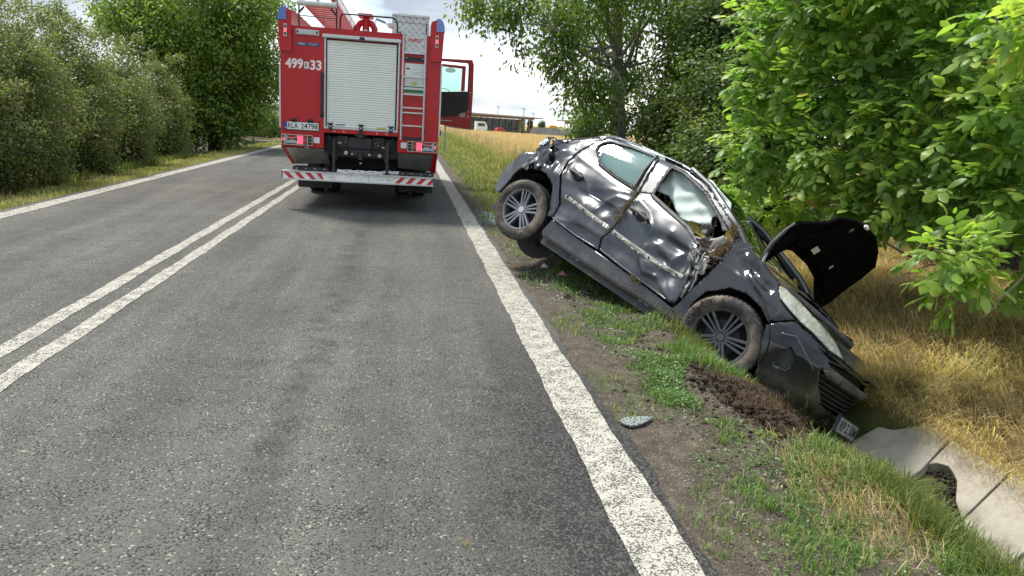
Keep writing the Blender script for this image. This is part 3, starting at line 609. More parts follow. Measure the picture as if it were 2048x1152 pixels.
# work lamp, plaque, numbers
def f(mb):
    mb.box(-.977, -.640, -.03, -.002, 2.612, 2.688)
part('work_lamp', m_guard, FE, f); fe('lamp_glass', m_clear, -.935, -.70, -.036, -.031, 2.625, 2.675)
for z in (2.637, 2.650, 2.663): fe('lamp_bar', m_guard, -.935, -.70, -.041, -.037, z-.002, z+.002)
for x in (-.955, -.668): fe('lamp_end', m_blk, x-.012, x+.012, -.034, -.0305, 2.63, 2.67)
fe('maker_plaque', m_navy, -.970, -.634, -.006, -.001, 2.452, 2.505)
text_fit('lettering', 'WISS', (-.945, -.845, 2.468, 2.492), -.0072, m_num, FE, shear=.35, bold=.02)
text_fit('lettering', 'ZABEZPIECZA', (-.80, -.65, 2.482, 2.494), -.0072, m_num, FE); text_fit('lettering', 'I RATUJE', (-.80, -.69, 2.463, 2.474), -.0072, m_num, FE)
text_fit('number_lettering', '499', (-1.135, -.873, 2.115, 2.262), -.003, m_num, FE, bold=.03)
text_fit('number_lettering', '33', (-.770, -.600, 2.110, 2.255), -.003, m_num, FE, bold=.03)
fe('letter_box', m_num, -.856, -.790, -.004, -.001, 2.125, 2.222)
text_fit('number_lettering', 'R', (-.843, -.803, 2.14, 2.207), -.0055, m_ink, FE, bold=.015)
# number plate and its lamps
fe('plate_holder', m_blk, -1.155, -.632, -.012, -.001, 1.196, 1.326)
fe('number_plate', m_plate, -1.108, -.640, -.018, -.013, 1.212, 1.322); fe('plate_band', m_eu, -1.145, -1.109, -.018, -.013, 1.212, 1.322)
text_fit('plate_lettering', 'RLA', (-1.098, -.945, 1.228, 1.305), -.0195, m_ink, FE, bold=.012)
text_fit('plate_lettering', '24798', (-.905, -.652, 1.228, 1.305), -.0195, m_ink, FE, bold=.012)
text_fit('plate_lettering', 'PL', (-1.139, -1.115, 1.222, 1.240), -.0195, m_num, FE)
for x in (-1.013, -.769): part('plate_lamp', m_blk, FE, lambda mb, x=x: mb.sph((x, -.02, 1.352), .048, .035, .028, 12, 8), True)
# tail lamp clusters
for s in (-1, 1):
    X = lambda a, b_: sorted((s*a, s*b_))
    hs = fe('tail_lamp', m_blk, *X(.735, 1.185), -.03, -.001, .985, 1.128, bev=.006)
    fe('lens', m_lred, *X(.955, 1.10), -.036, -.031, 1.063, 1.115, parent=hs)
    fe('lens', m_lit, *X(.875, .945), -.036, -.031, 1.060, 1.115, parent=hs); fe('lens', m_lit, *X(.875, .945), -.036, -.031, .998, 1.053, parent=hs)
    fe('lens', m_lred, *X(.805, .865), -.036, -.031, 1.066, 1.112, parent=hs)
    part('lens', m_lred, hs, lambda mb: mb.cyl((s*.835, -.031, 1.025), (s*.835, -.037, 1.025), .029, 16))
    def f(mb):
        mb.prism([(s*(1.03+.085*math.cos(a)), 1.0+.055*math.sin(a)) for a in np.linspace(0, math.pi, 12)], -.037, -.031)
    part('lens', m_clear, hs, f)
    fe('lens', m_clear, *X(1.105, 1.135), -.036, -.031, .998, 1.115, parent=hs)
    for z in (1.0, 1.045, 1.09): fe('side_marker', m_lit if z == 1.045 else m_lred, *X(1.148, 1.172), -.036, -.031, z, z+.024, parent=hs)
    def f(mb):
        for x in (.731, .800, .870, .950, 1.142, 1.187): mb.box(*X(x-.004, x+.004), -.052, -.044, .980, 1.134)
        for z in (.981, 1.131): mb.box(*X(.727, 1.191), -.0525, -.0435, z-.004, z+.004)
        mb.box(*X(.801, .949), -.0515, -.0445, 1.053, 1.059); mb.box(*X(.731, .8), -.0515, -.0445, 1.03, 1.036); mb.box(*X(.731, .8), -.0515, -.0445, 1.08, 1.086)
        for z in (1.03, 1.08): mb.box(*X(1.142, 1.187), -.0515, -.0445, z, z+.006)
        mb.tube([(s*(1.046+.095*math.cos(a)), -.048, 1.134-.055*math.sin(a)) for a in np.linspace(0, math.pi, 10)], .0035, 6)
        mb.tube([(s*(1.046+.095*math.cos(a)), -.048, .981+.055*math.sin(a)) for a in np.linspace(0, math.pi, 10)], .0035, 6)
        for x in (.731, 1.187):
            for z in (.985, 1.127): mb.box(*X(x-.003, x+.003), -.044, -.001, z-.003, z+.003)
    part('lamp_guard', m_guard, hs, f)
    fe('reflector', m_plate, *X(.622, .716), -.02, -.001, 1.018, 1.108, bev=.004)
# lower corner panels
def f(mb): mb.add([(-1.14, -.002, .934), (-.565, -.002, .938), (-.505, .25, .700), (-1.02, .25, .668), (-1.14, .12, .934), (-.565, .12, .938), (-.505, .3, .700), (-1.02, .3, .668)], [(0, 1, 2, 3), (4, 7, 6, 5), (0, 4, 5, 1), (1, 5, 6, 2), (2, 6, 7, 3), (3, 7, 4, 0)])
part('tread_panel', m_treadd, FE, f)
def f(mb): mb.add([(-1.205, -.002, .946), (-1.145, -.002, .934), (-1.025, .25, .668), (-1.07, .25, .66), (-1.205, 2, .946), (-1.145, 2, .934), (-1.025, 2, .668), (-1.07, 2, .66)], [(0, 1, 2, 3), (4, 7, 6, 5), (0, 4, 5, 1), (1, 5, 6, 2), (2, 6, 7, 3), (3, 7, 4, 0)])
part('side_skirt', m_red, FE, f)
def f(mb): mb.add([(.572, -.002, .940), (1.14, -.002, .940), (1.10, .25, .655), (.585, .25, .69), (.572, .12, .94), (1.14, .12, .94), (1.10, .3, .655), (.585, .3, .69)], [(0, 1, 2, 3), (4, 7, 6, 5), (0, 4, 5, 1), (1, 5, 6, 2), (2, 6, 7, 3), (3, 7, 4, 0)])
part('rear_panel', m_greyp, FE, f)
def f(mb): mb.add([(1.145, -.002, .940), (1.205, -.002, .946), (1.19, .25, .62), (1.105, .25, .655), (1.145, 2, .94), (1.205, 2, .946), (1.19, 2, .62), (1.105, 2, .655)], [(0, 1, 2, 3), (4, 7, 6, 5), (0, 4, 5, 1), (1, 5, 6, 2), (2, 6, 7, 3), (3, 7, 4, 0)])
part('side_skirt', m_red, FE, f)
for x0, x1 in ((-1.035, -.49), (.60, 1.16)):
    st_ = fe('step_bracket', m_dark, x0, x1, .02, .34, .598, .640)
    for k in range(4): part('bracket_bolt', m_alu, st_, lambda mb, k=k: mb.cyl((x0+.06+k*(x1-x0-.12)/3, .014, .62), (x0+.06+k*(x1-x0-.12)/3, .02, .62), .009, 8))
# striped bumper guard
gd = part('bumper_guard', m_white, FE, lambda mb: (mb.box(-1.176, 1.150, -.06, -.03, .462, .568)))
def f(mb): mb.box(-1.184, 1.158, -.075, .03, .5685, .587); mb.box(-1.184, 1.158, -.075, .03, .443, .4615)
part('guard_rail', m_alu, gd, f)
for x in (-1.181, 1.151): fe('guard_end', m_blk, x-.006, x+.006, -.07, .02, .46, .57, parent=gd)
for x0, s in ((-1.165, 1), (.547, -1)):
    for k in range(4):
        xa = x0+k*.165; w_ = .078; h0, h1 = .468, .562; L = .09*s
        lo, hi = (x0-.01, x0+.60)
        poly = [(xa+(0 if s > 0 else .09), h1), (xa+w_+(0 if s > 0 else .09), h1), (xa+w_+(.09 if s > 0 else 0), h0), (xa+(.09 if s > 0 else 0), h0)]
        poly = [(min(max(px_, x0), x0+.615), pz) for px_, pz in poly]
        part('stripe', m_redsign, gd, lambda mb: mb.prism(poly, -.0635, -.0605))
for x in (-.46, -.39, .36, .43): part('guard_bolt', m_alu, gd, lambda mb, x=x: mb.cyl((x, -.067, .515), (x, -.0605, .515), .015, 10))
for x in (-.43, -.14, .14): fe('guard_seam', m_dark, x-.002, x+.002, -.062, -.0602, .47, .56, parent=gd)
# folded white tarpaulin bundle lying on the guard
def f(mb):
    for k, (x0, x1, z0, z1, y0) in enumerate(((-.355, .355, .588, .612, -.04), (-.35, .34, .612, .632, .0), (.36, .60, .596, .64, .06))):
        mb.tube([(x0+(x1-x0)*i/14, y0+.012*math.sin(i*2.1+k), (z0+z1)/2+.006*math.sin(i*1.7+k*2)-.003*i/14*0) for i in range(15)], [(z1-z0)*.62+.004*math.sin(i*3.3) for i in range(15)], 8)
part('white_bundle', m_cream, FE, f, True)
# mud flaps and wheels
for x0, x1 in ((-1.03, -.485), (.605, 1.165)):
    fe('mud_flap', m_rub, x0, x1, .6, .63, .27, .56)
def tyre(mb, x0, x1, y, r):
    w_ = x1-x0; c = (x0+x1)/2
    mb.lathe([(r*.55, -w_/2), (r*.8, -w_/2-.0), (r*.93, -w_/2+.005), (r*.985, -w_*.40), (r, -w_*.3), (r, -w_*.05), (r*.975, -w_*.045), (r*.975, w_*.045), (r, w_*.05), (r, w_*.3), (r*.985, w_*.40), (r*.93, w_/2-.005), (r*.8, w_/2), (r*.55, w_/2)], 40, (c, y, r+.005), 'x')
for y_, pairs in ((2.75, ((-1.10, -.82), (-.80, -.52), (.52, .80), (.82, 1.10))), (6.3, ((-1.12, -.82), (.82, 1.12)))):
    for x0, x1 in pairs:
        wh = part('wheel', m_rub, FE, lambda mb: tyre(mb, x0, x1, y_, .49), True, 50)
        part('rim', m_dark, wh, lambda mb: mb.cyl((x0+.04, y_, .495), (x1-.04, y_, .495), .275, 20))
# chassis, hitch and running gear behind
def f(mb):
    for x in (-.43, .36): mb.box(x, x+.07, .1, 7.2, .78, 1.04)
    mb.box(-.56, .56, .16, .24, .84, 1.13); mb.cyl((-.55, .22, .84), (.56, .22, .84), .038, 12)
    mb.box(-.55, .55, 1.2, 1.4, .35, 1.1); mb.box(-.5, -.2, .9, 1.6, .55, .95); mb.cyl((-.15, 1.1, .48), (.35, 1.1, .48), .14, 14); mb.box(-1.0, 1.0, 2.65, 2.85, .4, .62)
    mb.sph((0, 2.75, .5), .22, .25, .2, 14, 8)
part('chassis', m_dark, FE, f)
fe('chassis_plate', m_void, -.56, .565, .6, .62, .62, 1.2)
def f(mb):
    for x in (-.407, .417): mb.box(x-.022, x+.022, -.02, .03, .588, 1.09)
part('guard_post', m_dark, FE, f)
fe('rear_box', m_blk, -.192, .171, .0, .13, .968, 1.140, bev=.02, smooth=True)
def f(mb):
    mb.box(-.36, -.20, .10, .16, .98, 1.15); mb.box(.18, .36, .10, .16, .98, 1.15); mb.box(-.16, .14, .05, .15, .86, .955); mb.cyl((0, .06, .80), (0, .06, .90), .05, 12)
    mb.tube([(-.10, .02, 1.19), (-.05, -.02, 1.165), (.0, -.03, 1.15), (.05, -.02, 1.165), (.10, .02, 1.19)], .016, 8)
    mb.box(-.03, .035, -.05, .03, 1.14, 1.235)
    for s in (-1, 1): mb.tube([(s*.5, .05, 1.17), (s*.47, .02, 1.08), (s*.50, .05, 1.0), (s*.44, .06, .93)], .014, 8)
    mb.tube([(-.52, .1, .92), (-.50, .05, .80), (-.48, .08, .72), (-.52, .12, .66)], .016, 8)
part('tow_hitch', m_blk, FE, f, True)
for x, z, r in ((-.225, .895, .03), (.295, .873, .027), (.14, .88, .02), (-.33, 1.04, .014), (-.23, 1.11, .010), (-.23, 1.06, .010), (.27, 1.08, .010), (.27, 1.03, .010), (.22, 1.06, .010), (.35, 1.0, .014), (.0, .74, .016), (-.13, .88, .016)):
    part('coupling', m_guard if r > .019 else m_alu, FE, lambda mb: mb.lathe([(r*.3, -.02), (r, -.015), (r, .0), (r*.8, .02)], 10, (x, .045 if abs(z-.88) < .03 else .09, z), 'y'), True)
fe('steel_label', m_guard, -.36, -.30, .095, .099, 1.03, 1.055); fe('steel_label', m_guard, .33, .37, .095, .099, .99, 1.015)
# access ladder on the right
lad = part('access_ladder', m_alu, FE, lambda mb: (mb.tube([(.618, -.055, 1.15), (.622, -.055, 2.75)], .017, 8), mb.tube([(.962, -.055, 1.15), (.958, -.055, 2.74)], .017, 8)))
for z in (1.372, 1.57, 1.645, 1.845, 1.93, 2.105, 2.46): fe('rung', m_alu, .632, .948, -.075, -.045, z-.010, z+.010, parent=lad)
for z in (1.30, 2.10):
    for x in (.60, .98): part('ladder_clip', m_blk, lad, lambda mb: mb.sph((x, -.055, z), .016, seg=8, rings=6))
fe('black_strip', m_blk, .650, .940, -.008, -.001, 2.340, 2.405)
for x in (.675, .915): part('strip_rivet', m_alu, FE, lambda mb: mb.cyl((x, -.012, 2.388), (x, -.008, 2.388), .009, 8))
fe('black_strip', m_blk, .66, .935, -.008, -.001, 1.15, 1.20)
st1 = fe('white_sticker', m_plate, .652, .948, -.005, -.001, 2.118, 2.312)
part('sticker_print', m_dark, st1, lambda mb: mb.prism([(.70+.03*math.cos(a), 2.222+.022*math.sin(a)) for a in np.linspace(0, math.pi, 10)], -.0075, -.0055))
for z in (2.155, 2.185, 2.226): fe('sticker_print', m_green, .755, .935, -.0075, -.0055, z, z+.003, parent=st1)
st2 = fe('green_sticker', m_plate, .652, .950, -.005, -.001, 1.862, 2.090)
for z0, z1 in ((1.955, 1.972), (1.875, 1.925)): fe('sticker_band', m_green, .652, .950, -.0075, -.0055, z0, z1, parent=st2)
part('sticker_emblem', m_yel, st2, lambda mb: mb.prism([(.80+.03*math.cos(a), 2.02+.026*math.sin(a)) for a in np.linspace(0, 2*math.pi, 14)[:-1]], -.0075, -.0055))
fe('sticker_print', m_green, .73, .765, -.0075, -.0055, 2.012, 2.02, parent=st2); fe('sticker_print', m_green, .835, .87, -.0075, -.0055, 2.012, 2.02, parent=st2); fe('sticker_print', m_green, .755, .85, -.0075, -.0055, 1.985, 1.989, parent=st2)
fe('door_release', m_blk, 1.045, 1.12, -.006, -.001+.0, 2.44-.08+.09, 2.475)
# tread-plate locker on the roof edge
def f(mb): mb.box(.44, 1.0, .05, .95, 2.74, 3.02); mb.box(.645, .942, -.02, .2, 2.466, 2.738)
lk = part('roof_locker', m_tread, FE, f)
def f(mb): mb.box(.436, 1.004, .03, .97, 3.0, 3.028); mb.box(.645, .942, -.03, -.021, 2.455, 2.472)
part('locker_trim', m_alu, lk, f)
fe('locker_strap', m_blk, .955, .967, .03, .049, 2.75, 2.90, parent=lk); fe('locker_seam', m_dark, .45, .99, .045, .0498, 2.905, 2.909, parent=lk)
text_fit('lettering', 'WISS', (.693, .905, 2.628, 2.678), -.0225, m_redsign, lk, shear=.35, bold=.03)
# hoop rail
part('roof_rail', m_blk, FE, lambda mb: mb.tube([(-.335, .05, 2.72), (-.335, .05, 2.90), (-.315, .05, 2.945), (-.27, .05, 2.962), (.44, .05, 2.962), (.495, .05, 2.94), (.515, .05, 2.89), (.525, .05, 2.72)], .013, 8), True)
# water monitor
mo = part('water_monitor', m_red, FE, lambda mb: (mb.tube([(-.115, .55, 2.72), (-.115, .55, 2.83), (-.07, .55, 2.90), (.02, .55, 2.925), (.11, .55, 2.90), (.155, .55, 2.83), (.155, .55, 2.72)], .050, 12), mb.cyl((.02, .55, 2.72), (.02, .55, 3.02), .055, 14), mb.box(-.10, .13, .35, .75, 2.985, 3.03, bev=.01), mb.cyl((.02, .55, 2.72), (.02, .55, 2.76), .15, 18)), True)
part('monitor_flange', m_dark, mo, lambda mb: mb.cyl((-.17, .55, 2.80), (-.15, .55, 2.80), .065, 14)); part('monitor_outlet', m_alu, mo, lambda mb: mb.cyl((.02, .47, 2.77), (.02, .50, 2.77), .035, 12))
part('lever', m_alu, mo, lambda mb: mb.tube([(-.24, .3, 2.74), (-.19, .3, 2.93)], .006, 6))
def helix(a, b_, r, turns, n=90):
    a = Vector(a); b_ = Vector(b_); d = (b_-a).normalized(); u = d.orthogonal().normalized(); v = d.cross(u)
    return [a+(b_-a)*i/n+(u*math.cos(2*math.pi*turns*i/n)+v*math.sin(2*math.pi*turns*i/n))*r for i in range(n+1)]
part('coiled_cable', m_blk, FE, lambda mb: (mb.tube(helix((.19, .2, 2.945), (.33, .2, 2.90), .016, 9), .0045, 5), mb.tube(helix((.185, .2, 2.93), (.16, .2, 2.745), .013, 7), .003, 5)))
part('roof_lamp', m_cream, FE, lambda mb: (mb.box(.37, .47, .15, .25, 2.83, 2.90, bev=.01), mb.tube([(.33, .2, 2.90), (.46, .2, 2.80)], .01, 6))); part('lamp_joint', m_blk, FE, lambda mb: (mb.sph((.48, .12, 2.80), .03), mb.sph((.56, .05, 2.76), .016)))
# roof ladder
rl = empty('roof_ladder'); rl.parent = FE
def f(mb):
    for x in (-.925, -.40):
        mb.box(x-.017, x+.017, -.05, 4.3, 3.10, 3.17); mb.box(x-.012, x+.012, -.05, 4.3, 3.22, 3.27)
part('ladder_stile', m_alu, rl, f)
mb = MB(); mb.cyl((-.908, 0, 0), (-.417, 0, 0), .014, 8); rm = mb.mesh('rung', m_alu)
for k in range(16): o = bpy.data.objects.new('rung', rm); link(o, rl); o.location = (0, .15+k*.27, 3.125)
mb = MB(); mb.box(-.905, -.42, -.1, .09, -.004, .004); pm = mb.mesh('ladder_plate', m_cream)
for k in range(16): o = bpy.data.objects.new('ladder_plate', pm); link(o, rl); o.location = (0, .12+k*.27, 3.10)
part('end_roller', m_cream, rl, lambda mb: mb.cyl((-.945, -.09, 3.055), (-.38, -.09, 3.055), .045, 16), True)
part('ladder_lamp', m_red, rl, lambda mb: (mb.box(-.93, -.87, -.12, 0, 3.11, 3.2), mb.box(-.46, -.40, -.12, 0, 3.11, 3.2)))
fe('ladder_hook', m_dark, -.68, -.64, -.12, 0, 3.115, 3.18, parent=rl)
def f(mb):
    for x in (-.935, -.385): mb.tube([(x, .0, 2.72), (x, .0, 3.3)], .012, 6)
    mb.tube([(-.935, .0, 2.885), (-.385, .0, 2.872)], .006, 6)
    mb.tube([(-.935, .0, 2.93), (-.86, .0, 3.01)], .016, 6); mb.tube([(-.385, .0, 2.92), (-.47, .0, 3.01)], .016, 6); mb.tube([(-.56, -.05, 2.99), (-.585, -.05, 2.73)], .003, 4)
part('ladder_gantry', m_dark, rl, f)
# cab and the open door
def f(mb):
    mb.prism([(-1.19, .55), (1.19, .55), (1.19, 2.0), (1.12, 2.72), (-1.12, 2.72), (-1.19, 2.0)], 5.55, 7.25)
    mb.prism([(-1.19, .55), (1.19, .55), (1.19, 2.0), (1.12, 2.72), (-1.12, 2.72), (-1.19, 2.0)], 4.65, 4.75)
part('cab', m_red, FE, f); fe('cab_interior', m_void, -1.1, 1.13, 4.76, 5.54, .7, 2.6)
fe('windscreen', glassmat('cab_glass', (.35, .55, .50)), -1.0, 1.0, 7.252, 7.258, 1.6, 2.5)
dr = empty('cab_door'); dr.parent = FE; dr.location = (0, 5.5, 0)
def f(mb):
    o_ = [(1.42, 1.36), (2.17, 1.30), (2.18, 2.0), (2.17, 2.74), (2.13, 2.835), (1.42, 2.82)]; i_ = [(1.42, 2.10), (2.055, 2.13), (2.06, 2.2), (2.065, 2.69), (2.02, 2.765), (1.42, 2.76)]
    mb.prism([(1.42, 1.36), (2.17, 1.30), (2.18, 2.12), (1.42, 2.08)], 0, .07)
    mb.prism([(2.07, 2.121), (2.18, 2.121), (2.17, 2.74), (2.13, 2.835), (1.42, 2.82), (1.42, 2.765), (2.03, 2.775), (2.06, 2.74)], 0, .07)
part('door_frame', m_red, dr, f)
part('door_lining', m_blk, dr, lambda mb: (mb.prism([(1.43, 1.55), (1.80, 1.57), (1.93, 1.66), (2.08, 1.70), (2.09, 2.14), (1.43, 2.09)], -.03, -.001), mb.box(1.55, 1.85, -.05, -.03, 1.98, 2.02, bev=.008)))
part('window_gasket', m_blk, dr, lambda mb: mb.tube([(1.45, -.005, 2.775), (2.03, -.005, 2.765), (2.06, -.005, 2.70), (2.065, -.005, 2.14)], .014, 6))
part('quarter_frame', m_red, dr, lambda mb: mb.prism([(1.42, 2.705), (1.99, 2.69), (1.985, 2.14), (1.90, 2.13), (1.905, 2.63), (1.42, 2.65)], -.02, -.002))
part('pane', glassmat('door_glass', (.62, .93, .84), alpha=.12), dr, lambda mb: mb.prism([(1.42, 2.10), (1.90, 2.13), (1.905, 2.64), (1.42, 2.65)], .03, .034))
part('mirror', m_dark, dr, lambda mb: mb.sph((1.66, .35, 2.60), .13, .05, .06, 14, 8), True); part('steering_wheel', m_blk, dr, lambda mb: mb.tube([(1.52+.14*math.cos(a), .25, 2.08+.10*math.sin(a)) for a in np.linspace(.0, math.pi, 14)], .012, 6))
fe('door_label', m_guard, 1.89, 2.02, -.004, -.001, 1.56, 1.66, parent=dr)
for z in (1.70, 1.58): fe('door_catch', m_guard, 2.075, 2.10, -.004, -.001, z-.03, z+.03, parent=dr)
fe('door_step_strip', m_num, 1.45, 1.72, -.004, -.001, 1.452, 1.468, parent=dr)
for p_ in ((1.19, 5.52, 2.4), (1.19, 5.52, 1.5)): part('door_hinge', m_dark, dr, lambda mb: mb.box(1.15, 1.45, -.0, .05, p_[2]-.04, p_[2]+.04))
part('side_mirror', m_blk, FE, lambda mb: mb.box(1.215, 1.25, .05, .12, 1.24, 1.33, bev=.01))
# ================================================================ WRECKED CAR
CM = Matrix(((.49672, .7344, .46252, 2.3108), (-.8288, .55955, .00162, 6.8438), (-.25761, -.38414, .88661, -.2653), (0, 0, 0, 1)))
CAR = empty('wrecked_car', mat=CM)
tag(CAR, 'badly dented black hatchback lying nose down in the ditch with its bonnet open', 'car')
def carpaint(name, base, dustc, dust, rough=.22, scr=1.0, met=.5):
    m, t, b = newmat(name); P = Co(t); s = N(t, 'ShaderNodeSeparateXYZ'); t.links.new(P, s.inputs[0])
    st = N(t, 'ShaderNodeMapping'); st.inputs['Scale'].default_value = (2.0, 2, 26); st.inputs['Rotation'].default_value = (0, R_(4), 0); t.links.new(P, st.inputs[0])
    scratch = MR(t, Nz(t, 2.2, 8, .72, st.outputs[0]), .53, .78, 0, .6*scr)
    d1 = MR(t, Nz(t, 3.4, 7, .62, P, .6), .33, .72, 0, dust)
    low = MR(t, s.outputs[2], .42, .22, 0, .55)
    d = mth(t, 'MAXIMUM', mth(t, 'MAXIMUM', mth(t, 'MULTIPLY', scratch, .7), d1), mth(t, 'MULTIPLY', low, MR(t, Nz(t, 8, 6, .7, P), .35, .6)))
    c = Mix(t, d, base, dustc); c = Mix(t, mth(t, 'MULTIPLY', low, .5), c, (.13, .115, .09))
    t.links.new(c, b.inputs['Base Color']); t.links.new(MR(t, d, 0, .8, rough, .5, False), b.inputs['Roughness']); b.inputs['Metallic'].default_value = met
    b.inputs['Coat Weight'].default_value = .45; t.links.new(MR(t, d, 0, .6, .15, .35, False), b.inputs['Coat Roughness'])
    return m
m_car = carpaint('black_car_paint', (.034, .037, .041), (.125, .13, .128), .42, .28)
m_carc = carpaint('clean_black_paint', (.012, .013, .0135), (.085, .085, .078), .16, .10, .6, .3)
m_silv = carpaint('grey_scuffed_paint', (.075, .08, .085), (.17, .175, .172), .45)
m_trim = mat('black_trim', (.02, .02, .021), .55, var=.3, dirt=.45, dirtc=(.12, .11, .09))
m_torn = mat('torn_metal', (.17, .17, .16), .55, .3, var=.35, vs=14, dirt=.5, dirtc=(.16, .12, .08), bump=.4, bs=30)
m_glassr = glassmat('door_window_glass', (.90, 1.0, .95), alpha=.02)
m_wind = glassmat('windscreen_glass', (.22, .30, .24), alpha=.10)
m_airbag, t, b = newmat('airbag_cloth'); P = Co(t); t.links.new(Ramp(t, Nz(t, 4, 4, .5, P), [(.3, (.48, .56, .50)), (.7, (.60, .68, .61))]), b.inputs['Base Color']); b.inputs['Roughness'].default_value = .9
m_soil2 = mat('packed_soil', (.075, .045, .027), .95, var=.4, vs=20, bump=.8, bs=60)
m_strip = mat('bare_strip', (.20, .195, .17), .6, .2, var=.2, vs=14, dirt=.4, dirtc=(.18, .15, .10))
m_hl, t, b = newmat('headlamp_lens'); P = Co(t); t.links.new(Ramp(t, Nz(t, 9, 6, .65, P, 1.2), [(.3, (.17, .18, .12)), (.5, (.34, .34, .24)), (.68, (.56, .54, .42))]), b.inputs['Base Color']); b.inputs['Roughness'].default_value = .14; b.inputs['Coat Weight'].default_value = .8; b.inputs['Metallic'].default_value = .25
Bump(t, b, Nz(t, 10, 4, .6, P, 1.5), .6, .03)
m_tyre, t, b = newmat('muddy_tyre'); P = Co(t)
t.links.new(Mix(t, MR(t, Nz(t, 5, 8, .68, P), .40, .62, 0, .9), (.028, .027, .026), (.19, .15, .11)), b.inputs['Base Color']); b.inputs['Roughness'].default_value = .85; Bump(t, b, Nz(t, 25, 6, .7, P), .5, .01)
m_tread = mat('tyre_tread_rubber', (.03, .029, .027), .85, var=.4, dirt=.4, dirtc=(.12, .10, .075))
m_alloy = mat('alloy_rim', (.24, .24, .25), .32, .6, var=.2, dirt=.35, dirtc=(.16, .13, .10))
m_alloyd = mat('dark_rim', (.10, .10, .103), .35, .5, var=.25, dirt=.4, dirtc=(.13, .11, .085))

NN = 2.6; F0, R0, FU, RU = 1.0, -1.1, 1.3, 1.2
Yz = lambda z: np.interp(z, [-.2,.15,.22,.5,.8,.93,1.0,1.2,1.36,1.44,1.5], [.80,.82,.86,.885,.87,.82,.79,.72,.64,.56,.4])
XF = lambda z: np.interp(z, [0,.15,.25,.5,.62,.72,.8,.95,1.5], [2.0,2.08,2.16,2.2,2.17,2.08,1.95,1.7,1.5])
XR = lambda z: np.interp(z, [0,.2,.35,.6,.8,1.0,1.2,1.36,1.5], [1.85,1.95,2.03,2.05,2.0,1.9,1.65,1.3,1.1])
def S(u, z):
    u = np.asarray(u, float); z = np.asarray(z, float); Y = Yz(z)
    tf = np.clip((u-F0)/FU, 0, np.pi); tr = np.clip((R0-u)/RU, 0, np.pi); e = 2/NN
    tt = np.where(u > F0, tf, tr); c = np.cos(tt); s = np.clip(np.sin(tt), 0, 1)
    y = -Y*np.sign(c)*np.abs(c)**e
    x = np.where(u > F0, F0+(XF(z)-F0)*s**e, np.where(u < R0, R0-(XR(z)+R0)*s**e, u))
    x = x-np.where((x > 1.5) & (y > -.45), .12*np.clip((y+.5)/1.1, 0, 1)**.8, 0)
    return np.stack([x, y, z+0*x], -1)
def Sn(u, z):
    h = .004; a = S(u+h, z)-S(u-h, z); b_ = S(u, z+h)-S(u, z-h); n = np.cross(a, b_); return unit(n)
def segd(u, z, a, b_):
    a = np.array(a); b_ = np.array(b_); d = b_-a; L2 = d@d
    tt = np.clip(((u-a[0])*d[0]+(z-a[1])*d[1])/L2, 0, 1); du = u-a[0]-tt*d[0]; dz = z-a[1]-tt*d[1]
    side = np.sign(du*d[1]-dz*d[0]); return np.hypot(du, dz), side, tt
# creases (polyline, height, width); blobs (u, z, ru, rz, depth)
CRE = [([(-1.06,1.05),(-.66,1.00),(-.24,.965)],.012,.05), ([(-.98,.93),(-.72,.84),(-.50,.90),(-.25,.965)],.016,.05), ([(-.46,.68),(-.43,.80),(-.34,.88),(-.2,.90)],.028,.035),
       ([(-.30,.66),(-.26,.78),(-.19,.86)],.018,.03), ([(-.84,.40),(-.5,.50),(-.2,.50)],.02,.06), ([(-.62,.66),(-.60,.52),(-.64,.42)],.012,.05),
       ([(-1.05,.83),(-.95,.70),(-.86,.60)],.02,.03),
       ([(-.10,.95),(.08,.90),(.2,.82),(.33,.66)],.018,.05), ([(.17,.80),(.30,.70),(.42,.68),(.55,.62)],.016,.04), ([(.26,.62),(.29,.50),(.38,.43),(.52,.45)],.030,.035),
       ([(.52,.45),(.62,.40),(.76,.34)],.026,.035), ([(.46,.56),(.58,.52),(.70,.42),(.77,.36)],.016,.04), ([(.60,.72),(.56,.62),(.58,.56)],.022,.03), ([(.69,.82),(.70,.70),(.74,.58)],.026,.04),
       ([(.40,.84),(.52,.80),(.66,.80)],.016,.035),
       ([(-1.60,1.02),(-1.38,.96),(-1.22,.86),(-1.16,.74)],.035,.03), ([(-1.62,.93),(-1.45,.88),(-1.30,.80)],.03,.025), ([(-1.12,.98),(-1.06,.78),(-.95,.62),(-.89,.44)],.03,.022), ([(-1.20,.92),(-1.14,.76),(-1.04,.62),(-.96,.45)],-.025,.02),
       ([(1.10,.96),(1.24,.84),(1.42,.74)],.03,.03), ([(1.02,.94),(1.2,.80),(1.36,.72)],-.02,.035), ([(1.30,.95),(1.40,.88),(1.52,.88)],.022,.03), ([(1.42,.70),(1.53,.64),(1.60,.70)],.012,.02), ([(1.53,.64),(1.50,.78),(1.58,.86)],.018,.025),
       ([(1.75,.62),(1.95,.52),(2.15,.47)],.012,.03), ([(1.66,.56),(1.80,.60),(1.98,.52)],.010,.02)]
BLO = [(-.62,.80,.26,.09,-.050), (-.34,.74,.12,.07,-.035), (-.78,.55,.16,.09,-.02), (-.55,.45,.3,.05,-.012), (.30,.74,.05,.06,-.03), (.50,.76,.13,.05,-.05), (.47,.60,.09,.04,-.03), (.40,.50,.10,.06,.028), (.62,.50,.12,.07,-.03), (.14,.48,.22,.06,-.022),
       (.68,.66,.09,.10,-.05), (-1.38,.90,.12,.05,-.06), (-1.30,1.02,.10,.06,.03), (-1.52,.99,.08,.05,-.05), (1.22,.90,.10,.05,-.045), (1.45,.84,.08,.05,-.03), (1.05,.80,.08,.10,-.02), (1.9,.42,.22,.10,-.02)]
